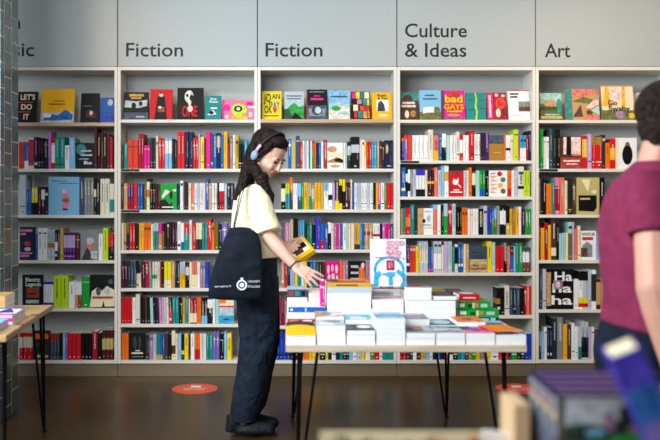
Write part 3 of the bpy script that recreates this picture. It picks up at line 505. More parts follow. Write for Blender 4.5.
# ---------------------------------------------------------------- display books on the top shelves
def display_books():
    D = [
     (0,15,36.5,91,'black',[('t',"LET'S",.2,.74,.17,.68,'cream'),('r',.1,.64,.8,.67,'brick'),('t','DO',.25,.42,.17,.5,'cream'),('r',.12,.32,.7,.36,'brick'),('t','IT',.38,.1,.17,.26,'cream')],'black display book lettered in cream capitals beside the tiled pillar'),
     (0,40.5,73.5,88,'amber',[('r',0,0,1,.3,'silver'),('p',[(.05,.05),(.2,.25),(.5,.22),(.75,.38),(.98,.22),(.95,.08)],'blue'),('e',.2,.2,.12,.06,'white'),('r',.35,.62,.7,.65,'brick'),('r',.22,.52,.72,.56,'brick')],'large yellow display book with blue painted strip at the bottom'),
     (0,80,98.5,92.5,'black',[('r',.15,.55,.6,.57,'grey'),('e',.55,.3,.25,.14,'maroon'),('e',.58,.32,.08,.08,'blush'),('e',.7,.22,.14,.07,'brown')],'black display book with small reddish still life, left of the blue one'),
     (0,100,113.5,97,'blue',[('e',.7,.8,.2,.13,'silver'),('r',.05,.05,.95,.3,'royal'),('r',.1,.38,.9,.4,'navy')],'small blue display book with pale moon on the cover'),
     (1,123.5,148,91.5,'black',[('r',.2,.84,.8,.93,'mustard'),('r',.28,.75,.7,.81,'mustard'),('p',[(.02,.45),(.05,.7),(.5,.66),(.95,.72),(.95,.5),(.6,.42)],'silver'),('e',.4,.5,.1,.12,'black'),('e',.68,.58,.07,.09,'black'),('r',0,0,1,.25,'slate'),('r',.5,.08,.85,.12,'silver')],'black display book with yellow title and white group picture'),
     (1,149.5,172,88.5,'red',[('p',[(.2,0),(.33,.75),(.5,.9),(.66,.75),(.78,0)],'black'),('e',.5,.8,.1,.05,'blush'),('r',.35,.25,.66,.42,'brick'),('e',.45,.4,.07,.04,'white')],'red display book with tall black arched figure'),
     (1,176.8,203,87,'black',[('e',.45,.72,.17,.2,'ivory'),('e',.55,.68,.08,.1,'black'),('e',.38,.76,.05,.05,'black'),('e',.48,.5,.06,.06,'ivory'),('t','ONE',.2,.1,.32,.58,'red'),('e',.5,.34,.1,.1,'blush')],'black display book with white face and red ONE'),
     (1,204.8,221,95,'teal',[('t','Jane',.3,.82,.09,.4,'white'),('t','Austen',.25,.7,.09,.55,'white'),('p',[(.15,.2),(.5,.4),(.72,.22),(.3,.18)],'white'),('e',.4,.28,.16,.07,'black'),('r',.35,.44,.75,.5,'white')],'small teal green display book with white title'),
     (1,222,255.5,99.8,'pink',[('e',.52,.5,.24,.33,'lime'),('e',.5,.55,.13,.16,'black'),('e',.5,.55,.06,.08,'white'),('r',.28,.02,.8,.18,'amber'),('e',.15,.6,.1,.18,'magenta'),('e',.85,.8,.12,.12,'magenta'),('r',.8,.6,.98,.7,'white'),('e',.15,.15,.06,.1,'cream'),('e',.88,.25,.06,.14,'aqua'),('r',.0,.0,.06,1,'magenta')],'wide pink display book with green round picture'),
     (2,262,281.5,90.5,'yellow',[('t','JO',.08,.62,.28,.38,'black'),('t','AN',.5,.72,.18,.42,'navy'),('t','IS',.35,.5,.12,.2,'black'),('t','OK',.12,.22,.26,.4,'black'),('t','AY',.55,.38,.24,.36,'blue'),('e',.66,.33,.1,.08,'red'),('p',[(.57,.33),(.66,.2),(.76,.33)],'red'),('r',.1,.1,.85,.13,'black')],'yellow display book with tall black and blue JOAN IS OKAY'),
     (2,284.5,304,91,'silver',[('p',[(0,.0),(0,.3),(.3,.5),(.5,.6),(.75,.44),(1,.5),(1,0)],'green'),('p',[(.0,0),(0,.36),(.2,.38),(.4,.12),(.4,0)],'forest'),('p',[(.3,0),(.55,.25),(.95,.0)],'black'),('r',.1,.82,.9,.86,'slate'),('r',.12,.72,.85,.76,'slate'),('r',.1,.6,.9,.7,'aqua')],'display book with bright green mountain'),
     (2,306.5,327.5,88.8,'black',[('r',0,0,1,.46,'slate'),('r',.1,.1,.9,.36,'grey'),('e',.5,.3,.24,.17,'charcoal'),('e',.55,.3,.15,.12,'silver'),('r',.2,.64,.8,.71,'magenta'),('r',.35,.76,.65,.8,'magenta'),('r',.0,0,.05,1,'crimson'),('r',.15,.9,.85,.93,'grey')],'black display book with hot pink title over a grey picture'),
     (2,328.8,350,90,'aqua',[('r',0,.55,1,1,'sky'),('r',.1,.76,.9,.82,'slate'),('p',[(0,.3),(.4,.5),(1,.4),(1,.0),(0,0)],'ivory'),('e',.35,.38,.22,.09,'green'),('e',.7,.22,.25,.06,'aqua'),('p',[(.3,.5),(.6,.66),(.75,.5)],'silver')],'pale blue and green landscape display book'),
     (2,351.5,370.5,91,'black',[('r',.05,.75,.22,.98,'magenta'),('r',.25,.75,.45,.98,'yellow'),('r',.48,.75,.66,.98,'teal'),('r',.7,.75,.95,.98,'cream'),('r',.3,.55,.55,.72,'pink'),('r',.6,.5,.8,.74,'teal'),('r',.82,.5,.95,.72,'lime'),('r',.1,.3,.35,.52,'cream'),('r',.45,.3,.7,.48,'tomato'),('r',.74,.3,.95,.48,'red'),('r',.15,.03,.3,.28,'red'),('r',.35,.03,.58,.28,'teal'),('r',.62,.03,.82,.28,'mustard'),('r',.85,.03,.97,.28,'orange')],'display book with colourful block pattern on black'),
     (2,372.3,392.5,91.8,'amber',[('r',.22,.3,.82,.72,'white'),('p',[(.26,.3),(.3,.6),(.45,.7),(.6,.55),(.66,.3)],'charcoal'),('t','Ruth',.28,.84,.1,.45,'black'),('t','& Pen',.28,.74,.08,.5,'black'),('r',.3,.1,.75,.18,'cream')],'yellow display book with small black and white photo'),
     (3,400.8,418.8,92,'brown',[('r',.0,.7,1,1,'teal'),('e',.4,.72,.3,.2,'maroon'),('r',.1,.58,.8,.66,'ivory'),('r',.05,.46,.85,.54,'ivory'),('e',.35,.2,.12,.14,'cream'),('e',.7,.22,.16,.12,'ochre')],'brown display book with white title, at the left end under Culture'),
     (3,420,441.5,89.5,'sky',[('r',0,0,1,.26,'olive'),('p',[(.15,.2),(.17,.42),(.6,.44),(.85,.28),(.85,.2),(.7,.25),(.3,.24)],'white'),('r',.25,.8,.7,.85,'slate'),('r',.15,.68,.85,.73,'slate'),('e',.8,.32,.15,.12,'olive')],'pale blue display book with white animal on grass'),
     (3,442.5,465.5,89.8,'magenta',[('e',.5,.55,.42,.42,'red'),('r',0,0,.1,1,'purple'),('t','bad',.14,.6,.24,.76,'yellow'),('t','GAYS',.08,.36,.17,.86,'amber'),('r',.2,.26,.85,.31,'amber'),('r',.1,.04,.95,.1,'olive'),('e',.5,.16,.3,.05,'pink')],'hot pink display book with fat yellow lettering'),
     (3,466.5,486.5,92,'teal',[('p',[(.45,0),(.5,.3),(.44,.5),(.5,.75),(.45,1),(.52,1),(.58,.75),(.52,.5),(.58,.3),(.53,0)],'lime'),('r',.15,.7,.35,.73,'forest'),('r',.65,.7,.9,.73,'forest'),('r',.15,.35,.4,.38,'forest'),('r',.65,.4,.9,.43,'forest')],'green display book with wavy yellow line down its middle'),
     (3,487.5,507.5,92,'crimson',[('r',.02,.05,.3,.97,'magenta'),('r',.1,.1,.2,.9,'blush'),('e',.68,.6,.25,.22,'tomato'),('e',.68,.62,.16,.14,'red'),('e',.55,.25,.12,.16,'cream'),('e',.85,.3,.1,.12,'maroon'),('e',.5,.9,.1,.06,'blush'),('e',.82,.88,.1,.05,'blush')],'red display book with pink sideways title band'),
     (3,509,531.5,89.5,'white',[('r',0,.97,1,1,'crimson'),('r',.1,.84,.5,.9,'charcoal'),('r',.1,.74,.45,.8,'charcoal'),('r',.48,.28,1,.62,'olive'),('r',.48,.28,1,.42,'brown'),('r',.48,.45,1,.62,'grey'),('r',.1,.12,.7,.15,'silver')],'white display book with dark photo, right end under Culture'),
     (4,541,562.5,92.5,'olive',[('r',0,.6,1,1,'aqua'),('e',.5,.62,.35,.14,'tan'),('r',0,.36,1,.5,'forest'),('r',0,.05,1,.14,'khaki'),('r',.2,.17,.9,.22,'aqua'),('e',.88,.5,.12,.3,'teal')],'muted green landscape display book, left end under Art'),
     (4,566.5,600,88.5,'tan',[('r',0,0,.2,1,'teal'),('p',[(.2,.8),(.5,.7),(.8,.9),(1,.8),(1,1),(.2,1)],'salmon'),('p',[(.2,.6),(.55,.75),(1,.6),(1,.5),(.5,.55)],'olive'),('p',[(.6,.4),(.85,.65),(1,.65),(1,.5),(.75,.38)],'blush'),('e',.7,.25,.1,.08,'brown'),('p',[(.2,.1),(.45,.5),(.5,.1)],'brown'),('p',[(.75,.3),(1,.45),(1,.15)],'aqua'),('p',[(.5,.0),(.6,.2),(1,.1),(1,0)],'salmon')],'display book with teal spine and swirling tan painting'),
     (4,602.5,635.5,84.5,'tan',[('r',.02,.2,.98,.96,'cream'),('p',[(.02,.4),(.14,.96),(.24,.96),(.3,.4)],'amber'),('p',[(.6,.3),(.66,.96),(.74,.96),(.72,.3)],'amber'),('e',.45,.75,.2,.2,'blush'),('r',.0,.0,1,.28,'olive'),('e',.55,.15,.14,.12,'mauve'),('e',.9,.12,.1,.08,'amber'),('t','Gio',.2,.42,.14,.28,'black'),('t','Swaby',.2,.26,.14,.66,'black')],'tall cream and amber display book lettered in black, beside the man'),
     (4,639,661,92,'ivory',[('e',.4,.75,.25,.15,'blush'),('e',.42,.7,.14,.14,'tan'),('r',.1,.3,.9,.34,'grey')],'white display book half hidden behind the head of the man')]
    dd = DS+.055; k = dd/F
    for bay, x0, x1, yt, base, cmds, lab in D:
        xl = max(XP(x0, dd), XP(SEAM[bay])+.0245); xr = min(XP(x1, dd), XP(SEAM[bay+1])-.0245)
        w = xr-xl; th = .19; h = (LEVELS[bay][0]-yt)*k/math.cos(th)
        mb = MB(); d = .022
        cover_book(mb, w, h, d, base, cmds, pages=False)
        o = mb.build('display_book', loc=((xl+xr)/2, dd, ZP(LEVELS[bay][0])+.0052), rot=(-th, 0, 0))
        tag(o, lab, 'book', 'books on display on the top shelves')
        q = MB(); q.box(-w/2+.0032, w/2-.003, .0027, d-.0027, .003, h-.003, 'paper'); q.build('page_block', o)

# ---------------------------------------------------------------- tables
def hairpin(parent, fx, fy, tops, zt, o):
    """three steel rods meeting in a rounded foot; tops are their upper ends"""
    q = MB(); r = .0068
    for (tx, ty) in tops:
        q.tube([(tx, ty, zt), (fx+(tx-fx)*.1, fy+(ty-fy)*.1, .03), (fx, fy, .008)], r, METAL_BLACK, 8)
    q.ell((fx, fy, .009), (.014, .014, .009), METAL_BLACK)
    mx = sum(t[0] for t in tops)/3; my = sum(t[1] for t in tops)/3
    q.box(mx-.05, mx+.05, my-.05, my+.05, zt-.004, zt, METAL_BLACK)
    return q.build('hairpin_leg', parent, smooth=False)

TOPZ = .68
def tables():
    ply = wood_mat('pale_plywood', 'b9a78e', 'd2c3ab', (1.5, 20, 20), .4)
    t = empty('display_table', (.51, 4.62, 0), 'long white-topped table on black hairpin legs, stacked with paperbacks', 'table', 'display tables')
    x0, x1, y0, y1 = .003, 1.018, 3.785, 5.47
    q = MB(); q.bbox(x0-.51, x1-.51, y0-4.62, y1-4.62, TOPZ-.028, TOPZ, ply, .002); q.build('table_top', t)
    zt = TOPZ-.0285
    for fx, fy, sx, sy in ((.05, 3.9, 1, 1), (.045, 5.36, 1, -1), (.965, 3.9, -1, 1), (.962, 5.36, -1, -1)):
        a = (fx+.01*sx-.51, fy+.015*sy-4.62)
        hairpin(t, fx-.51, fy-4.62, [a, (a[0]+.085*sx, a[1]+.012), (a[0]+.012, a[1]+.085*sy)], zt, None)
    # side table by the pillar, turned a little
    oak = wood_mat('oak_board', '9c7a54', 'c09c70', (1.2, 14, 14), .5)
    rz = math.atan2(.108, 1.24)
    t = empty('display_table', (-1.217, 3.93, 0), 'wooden table by the tiled pillar, only its corner in view', 'table', 'display tables', rz)
    q = MB(); q.bbox(-.75, 0, 0, 1.2, .672, .70, oak, .003); q.build('table_top', t)
    for fx, fy, sx, sy in ((-.03, .1, -1, 1), (-.03, 1.1, -1, -1), (-.7, .1, 1, 1), (-.7, 1.1, 1, -1)):
        hairpin(t, fx, fy, [(fx+.005*sx, fy), (fx+.07*sx, fy), (fx+.01*sx, fy+.07*sy)], .6715, None)
    q = MB(); q.bbox(-.034, .001, .72, .745, .7002, .7022, METAL_BLACK, .0005); q.bbox(-.03, .001, .36, .375, .7002, .7022, METAL_BLACK, .0005)
    q.build('bracket', t)
    # table close to the camera, below the picture's edge
    t = empty('display_table', (.62, 1.65, 0), 'wooden table in front of the camera holding upright books', 'table', 'display tables')
    q = MB(); q.bbox(-.66, .58, -.5, .37, .692, .72, oak, .003); q.build('table_top', t)
    for sx in (-1, 1):
        for sy in (-1, 1):
            fx, fy = -.04+sx*.55, -.065+sy*.36
            hairpin(t, fx, fy, [(fx, fy), (fx-.08*sx, fy), (fx, fy-.08*sy)], .6915, None)

SPRINT = dict(green=[(.05,.2,.3,.8,'white'),(.3,.42,.2,.7,'forest'),(.5,.62,.3,.8,'salmon'),(.7,.9,.25,.75,'aqua'),(.45,.5,.1,.9,'cream')],
 forest=[(.0,.3,.2,.75,'aqua'),(.36,.5,.2,.8,'white'),(.55,.75,.25,.7,'silver'),(.8,.92,.2,.8,'aqua')], crimson=[(.05,.4,.3,.7,'salmon'),(.55,.9,.3,.7,'blush')],
 blue=[(.05,.12,.3,.7,'white'),(.45,.5,.2,.8,'silver')], slate=[(.1,.3,.2,.8,'brick'),(.4,.6,.2,.8,'teal'),(.7,.9,.2,.8,'black')], mustard=[(.2,.7,.35,.65,'brown')], red=[(.2,.8,.4,.6,'blush')], ochre=[(.3,.4,.1,.9,'green'),(.75,.95,.1,.9,'sky')])
def paperback(x, y, z, w, d, t, cover, label, group, art_top=None, spine='L', rz=0, pages=None, name='paperback', spine_col=None, tilt=0):
    """a book lying flat: x,y of the near edge's middle; the print on top is in cover units"""
    q = MB(); c = .0009; s = .0012
    q.box(-w/2, w/2, 0, d, 0, c, cover); q.box(-w/2, w/2, 0, d, t-c, t, cover)
    sc = spine_col or cover
    if spine == 'L': q.box(-w/2, -w/2+s, 0, d, c, t-c, sc)
    if spine == 'R': q.box(w/2-s, w/2, 0, d, c, t-c, sc)
    if spine == 'F':
        q.box(-w/2, w/2, 0, s, c, t-c, sc)
        for (u0, u1, v0, v1, m) in SPRINT.get(sc, ()): q.box(-w/2+u0*w, -w/2+u1*w, -.0003, 0, v0*t, v1*t, m)
    if spine == 'B': q.box(-w/2, w/2, d-s, d, c, t-c, sc)
    if art_top:
        q.xf = Matrix(((1,0,0,0),(0,0,1,0),(0,-1,0,t),(0,0,0,1)))
        art(q, art_top, -w/2, 0, w, d, 0)
        q.xf = None
        # the print is drawn in x/z, lift it into x/y
    o = q.build(name, loc=(x, y, z), rot=(tilt, 0, rz))
    tag(o, label, 'book', group)
    e = .0012
    p = MB()
    p.box(-w/2+(s if spine == 'L' else e*.5), w/2-(s if spine == 'R' else e*.5), (s if spine == 'F' else .0001), d-(s if spine == 'B' else .002), c+.0001, t-c-.0001, pages or PAGES)
    p.build('page_block', o)
    return o

def stack(px0, px1, d, dep, z, books, which, group, rz=0.):
    """books from the bottom up: (thickness, cover, print, spine side[, spine colour])"""
    k = d/F; w = (px1-px0)*k-.002; x = XP((px0+px1)/2, d); n = len(books)
    for i, b in enumerate(books):
        t, cov = b[0], b[1]; at = b[2] if len(b) > 2 else None; sp = b[3] if len(b) > 3 else 'L'
        scol = b[4] if len(b) > 4 else None
        nw = which[4:] if which.startswith('the ') else which
        if i == n-1: lab = nw
        elif n == 2: lab = f'white-paged book beneath {nw}'
        elif i == 0: lab = f'bottom book under {nw}'
        elif i == n-2: lab = f'book just beneath {nw}'
        else: lab = f'{ORD[i+1]} book from bottom under {nw}'
        paperback(x+random.uniform(-.001, .001), d+random.uniform(0, .0012), z+.0001, w, dep, t, cov, lab, group, at, sp, rz, spine_col=scol)
        z += t+.0002
    return z

def table_stock():
    Z = TOPZ+.0004; G1, G2, G3 = 'paperbacks stacked along the table edge', 'paperbacks stacked in the second row', 'stacks at the back of the table'
    wb = lambda t, n: [(t, 'white')]*n
    sil = [('r',.0,.0,1,1,'silver'),('r',.1,.1,.6,.5,'white'),('e',.6,.6,.3,.2,'grey')]
    bw = [('r',0,0,1,1,'grey'),('p',[(0,.2),(.5,.5),(1,.3),(1,.0),(0,0)],'charcoal'),('e',.3,.6,.28,.16,'black'),('e',.65,.5,.25,.2,'white'),('r',.0,.86,1,1,'silver')]
    # front row
    d = 3.80
    stack(286, 316, d, .2, Z, [(.017, 'white'), (.017, 'white')], 'white book right under the yellow curled-up cover', G1)
    k = d/F; w = 30*k-.002; x = XP(301, d)
    o = paperback(x, d, Z+.0358, w, .2, .004, 'white', 'thin book with yellow curled-up cover at the front left table corner', G1)
    q = MB(); n = 14; vs = []; fs = []
    for i in range(n+1):
        u = i/n
        for j in range(9):
            v = j/8
            vs.append((-w/2+w*u, .006+.19*v, .0045+.036*math.sin(v*1.5)*(.55+.45*math.sin(.5+2.2*u))))
    fs = [(i*9+j, (i+1)*9+j, (i+1)*9+j+1, i*9+j+1) for i in range(n) for j in range(8)]
    up = [(f) for f in fs]
    q.add(vs, [f for f in up if f[0] % 9 < 5], 'amber'); q.add(vs, [f for f in up if f[0] % 9 >= 5], 'charcoal')
    q.add([(a, b, c-.0012) for a, b, c in vs], [f[::-1] for f in fs], 'white')
    c = q.build('front_cover', o, smooth=True); c['label'] = 'yellow cover curling up'
    stack(317, 346, d, .2, Z, wb(.0205, 3)+[(.0205, 'silver', sil)], 'the silvery book in the second front stack', G1)
    stack(346.6, 375.6, d, .2, Z, wb(.0205, 2)+[(.0205, 'grey', bw)], 'the grey photo-covered book in the front row', G1)
    stack(376.2, 405.4, d, .2, Z, wb(.0225, 4)+[(.0225, 'white', [('r',0,0,1,1,'sky'),('r',0,.6,1,1,'silver'),('p',[(0,.3),(.5,.5),(1,.35),(1,.55),(0,.55)],'cyan')])], 'the sky-blue book on the tallest front stack', G1)
    stack(406, 435.4, d, .2, Z, [(.026, 'white'), (.026, 'grey', [('r',0,0,1,1,'grey'),('e',.35,.5,.3,.25,'brown'),('e',.5,.55,.16,.14,'orange'),('r',.7,.1,.95,.9,'silver')])], 'the grey book with a brown round picture', G1)
    stack(436, 465.4, d, .2, Z, [(.026, 'white'), (.026, 'silver', [('r',0,0,1,1,'grey'),('p',[(0,.2),(.6,.4),(1,.2),(1,.6),(0,.7)],'silver'),('e',.8,.7,.18,.1,'charcoal')])], 'the plain grey book in the front row', G1)
    stack(466, 495.4, d, .2, Z, [(.025, 'white'), (.025, 'white', [('r',0,0,1,1,'pink'),('r',0,.5,.4,1,'navy'),('p',[(.3,.2),(.6,.9),(.9,.3)],'magenta'),('e',.45,.55,.2,.2,'blue'),('r',.75,.5,1,1,'crimson')])], 'the pink and blue patterned book', G1)
    z = stack(496, 526.5, d, .2, Z, [(.041, 'white')], 'thick white-paged book under the orange one at the table corner', G1)
    paperback(XP(511.5, d)-.004, d+.012, z+.014, .122, .19, .004, 'orange', 'thin orange book lying askew on the front table corner', G1, [('r',.3,.1,.4,.9,'amber'),('r',.55,.1,.6,.9,'amber'),('r',.75,.2,.8,.8,'amber')], rz=.2, tilt=0.0)
    # second row
    d = 4.03
    stack(287, 315, d, .2, Z, wb(.021, 3)+[(.018, 'white', None, 'F', 'crimson')], 'the red-spined white book near the left table edge', G2)
    stack(316, 344.5, d, .2, Z, wb(.0225, 3)+[(.0225, 'tan', [('r',0,0,1,1,'silver'),('e',.35,.5,.3,.3,'grey'),('r',.55,.2,.95,.6,'blush'),('r',.0,.0,.25,1,'tan')])], 'the tan and grey book in the second row', G2)
    stack(345, 373.5, d, .2, Z, wb(.0255, 2)+[(.0255, 'sky', [('r',0,0,1,1,'sky'),('r',.2,.1,.8,.5,'cream'),('e',.8,.6,.2,.2,'cyan')])], 'the pale blue and cream book in the second row', G2)
    stack(374, 402, d, .2, Z, wb(.025, 3)+[(.025, 'white')], 'the white book behind the sky-blue one', G2)
    stack(402.5, 430, d, .2, Z, wb(.0265, 2)+[(.0265, 'mauve', [('r',0,0,1,1,'grey'),('e',.5,.5,.35,.3,'mauve'),('r',.1,.7,.9,.9,'silver')])], 'the mauve-grey book in the second row', G2)
    stack(430.5, 457, d, .2, Z, [(.0265, 'white'), (.0265, 'teal', [('r',0,0,1,1,'slate'),('e',.5,.5,.4,.35,'aqua'),('r',.2,.2,.8,.4,'silver')])], 'the dull teal book in the second row', G2)
    stack(457.5, 486, d, .2, Z, [(.022, 'white')]*2+[(.022, 'white', [('r',0,0,1,1,'orange'),('r',.35,.2,.75,.7,'tan'),('e',.5,.5,.2,.2,'brick')])], 'the orange-covered book in the second row', G2)
    stack(486.5, 511, d, .2, Z, [(.0225, 'white'), (.0225, 'silver', [('r',0,0,1,1,'silver'),('r',.1,.3,.9,.6,'slate'),('e',.6,.75,.3,.15,'sky')])], 'the pale blue-grey book behind the orange corner book', G2)
    # back of the table
    d = 4.27
    z = stack(288, 325, d, .22, Z, wb(.0265, 3)+[(.0265, 'white', None, 'F', 'blue')], 'the blue-spined white book near the left table edge', G3)
    q = MB(); rnd = random.Random(2)
    spine_book(q, .02, .122, .11, dict(base='magenta', bands=[('white', .72, .78)], lean=0), rnd)
    tag(q.build('paperback', loc=(XP(323.2, d)-.002, d+.01, z+.0006)), 'slim hot pink book standing upright near the hand of the woman', 'book', G3)
    A = [(.034, 'white', None, 'B')]*5+[(.028, 'white', None, 'F', 'silver'), (.02, 'mustard', [('r',.02,.1,.98,.9,'orange'),('r',.1,.2,.9,.5,'brick'),('r',.0,.5,.3,.9,'charcoal')], 'F', 'mustard')]
    stack(327, 371.5, d, .22, Z, A, 'the mustard-spined book on the tall wide stack', G3)
    zb = stack(372.5, 404, d, .2, Z, [(.028, 'white')]*4+[(.026, 'white')], 'the white book under the clear stand', G3)
    stack(405, 456, d, .22, Z, [(.034, 'white', None, 'B')]*4, 'the big white book under the smaller white stack', G3)
    zc = Z+4*.0346
    stack(406, 432, d, .2, zc, [(.02, 'white', None, 'B')]*2+[(.02, 'silver', [('r',0,0,1,1,'grey'),('e',.5,.5,.3,.3,'crimson'),('r',.6,.5,1,1,'olive')], 'B')], 'the grey-topped book beside the displayed cover', G3)
    stack(433.5, 457, d, .2, zc, [(.02, 'navy', [('r',0,0,1,1,'charcoal'),('r',.2,.3,.8,.7,'slate')], 'B')], 'navy-covered book with white pages on the big white stack', G3)
    gp = [('r',0,0,1,1,'green'),('e',.2,.3,.12,.12,'white'),('e',.5,.6,.14,.12,'aqua'),('e',.8,.3,.1,.12,'salmon'),('e',.3,.8,.1,.1,'cream'),('e',.75,.75,.12,.1,'forest')]
    d = 4.3
    z = Z
    stack(458, 499, d, .22, z, [(.028, 'white'), (.028, 'aqua', None, 'F', 'forest'), (.032, 'green', gp, 'F', 'green')], 'the patterned green book on the right-hand stack', G3)
    stack(458, 491, d+.02, .2, z+.09, [(.034, 'forest', gp, 'F', 'green')], 'the smaller dark green book lying on the patterned green one', G3)
    stack(459, 480, d+.06, .16, z+.1252, [(.03, 'red', [('r',0,0,1,1,'brick'),('e',.5,.5,.4,.3,'silver')], 'F', 'red')], 'the red-spined book topping the green stack', G3)
    # farther rows, seen between the others
    d = 4.56
    stack(287, 307.5, d, .2, Z, wb(.03, 4)+[(.04, 'charcoal', [('r',0,0,1,1,'silver')], 'F', 'slate')], 'the dark picture-spined book at the far left', G3)
    stack(308.5, 324.5, d, .2, Z, wb(.03, 4)+[(.024, 'tan', [('r',0,0,1,1,'blush')], 'F', 'blush')], 'the tan block-like book beside the dark-spined one', G3)
    d = 4.6
    stack(422, 446, d, .2, Z, wb(.032, 4)+[(.022, 'ochre', [('r',0,0,1,1,'ochre'),('e',.6,.5,.2,.2,'green')], 'F', 'orange')], 'the ochre-spined book behind the grey-topped one', G3)
    stack(447, 466, d, .2, Z, wb(.032, 4)+[(.014, 'black', [('r',0,0,1,1,'charcoal')], 'F', 'black')], 'the black-spined book behind the navy one', G3)
    # title on show in a clear stand
    d = 4.33; x = XP(389, d)
    ac, nt, b = nodes_mat('clear_acrylic')
    b.inputs['Transmission Weight'].default_value = .92; b.inputs['Roughness'].default_value = .05; b.inputs['IOR'].default_value = 1.25
    b.inputs['Base Color'].default_value = (.98, .95, .97, 1)
    s = empty('book_stand', (x, d, zb), 'clear acrylic stand with pinkish edges holding the displayed book', 'stand')
    w = .152; zz = .0008
    q = MB(); q.box(-w/2, w/2, 0, .003, zz, .052, ac); q.build('front_panel', s)
    q = MB(); q.box(-w/2, w/2, .0032, .09, .049, .052, ac); q.build('top_panel', s)
    q = MB(); q.box(-w/2, w/2, .087, .09, zz, .0488, ac); q.build('rear_panel', s)
    q = MB()
    for sx in (-1, 1): q.box(sx*w/2-.0018, sx*w/2+.0018, -.0012, -.0002, zz, .0535, 'mauve')
    q.box(-w/2, w/2, -.0012, -.0002, zz, .0035, 'pink'); q.box(-w/2, w/2, -.0012, -.0002, .048, .0525, 'plum')
    q.build('edge_trim', s)['label'] = 'pink-tinted cut edges'
    h = .229; w = .172
    A = [('e',.52,.36,.44,.28,'cyan'),('e',.52,.34,.36,.24,'white'),('r',0,0,1,.1,'white'),('p',[(.06,.0),(.1,.25),(.24,.34),(.3,.26),(.2,.0)],'cyan'),('p',[(.84,.0),(.82,.22),(.7,.3),(.78,.36),(.97,.26),(.99,.0)],'cyan'),('p',[(.3,.26),(.5,.3),(.7,.3),(.66,.2),(.36,.2)],'cyan'),
      ('p',[(.5,.02),(.52,.22),(.6,.22),(.62,.02)],'cyan'),('e',.36,.13,.14,.1,'white'),('e',.76,.13,.13,.1,'white'),('r',.44,.34,.66,.55,'crimson'),('r',.5,.38,.55,.5,'pink'),('r',.57,.4,.62,.52,'pink'),('r',.12,.6,.34,.62,'pink'),
      ('t','GOOD',.44,.86,.1,.5,'pink'),('t','POP',.44,.76,.08,.34,'pink'),('t','BAD',.44,.67,.08,.42,'pink'),('t','POP',.5,.58,.07,.34,'pink'),('e',.92,.58,.02,.02,'charcoal')]
    q = MB(); cover_book(q, w, h, .02, 'white', A, pages=False)
    o = q.build('hardback', loc=(x, d+.012, zb+.0585), rot=(-.12, 0, 0))
    tag(o, 'white book with teal head drawing and pink title standing upright on the clear stand', 'book')
    q = MB(); q.box(-w/2+.0032, w/2-.003, .0027, .0173, .003, h-.003, 'paper'); q.build('page_block', o)

def side_stock():
    """magazines on the table by the pillar; placed in that table's own directions"""
    rz = math.atan2(.108, 1.24); T = Matrix.Translation((-1.217, 3.93, 0)) @ Matrix.Rotation(rz, 4, 'Z')
    def put(lx, ly, z, w, d, t, cov, lab, at=None, sp='F', sc=None):
        p = T @ Vector((lx, ly, 0))
        return paperback(p.x, p.y, z, w, d, t, cov, lab, 'stock on the table by the pillar', at, sp, rz, spine_col=sc)
    z = .7005
    for i in range(3):
        put(-.165, .015, z, .21, .3, .011, 'blue' if i < 2 else 'blue', ['lowest blue magazine of the pile by the pillar', 'middle blue magazine of the pile by the pillar', 'top blue magazine of the pile by the pillar, pale stripes on its cover'][i],
            [('r',0,.5,1,1,'sky'),('r',0,.3,1,.5,'royal'),('p',[(.1,.6),(.5,.9),(.9,.7),(.9,.55)],'lilac')] if i == 2 else None); z += .0116
    z = .7005
    for i in range(3):
        put(-.15, .34, z, .21, .3, .016, ['white', 'crimson', 'lilac'][i], ['white magazine at the bottom of the lilac-topped pile', 'pink-red magazine in the middle of the lilac-topped pile', 'lilac and white patterned magazine on the table by the pillar'][i],
            [('r',0,0,1,1,'white'),('p',[(.1,.1),(.3,.8),(.5,.1)],'indigo'),('p',[(.45,.2),(.7,.9),(.95,.3)],'purple'),('r',0,.8,1,1,'violet'),('r',0,0,.12,1,'purple'),('r',0.1,0,1,.12,'magenta')] if i == 2 else None, 'F', 'magenta' if i == 1 else None); z += .0166
    z = .7005
    for i in range(3):
        put(-.28, .8, z, .2, .24, .03, 'tan', ['bottom tan book of the far pile by the pillar', 'middle tan book of the far pile by the pillar', 'topmost tan book of the far pile by the pillar'][i], None, 'F', 'tan'); z += .0306

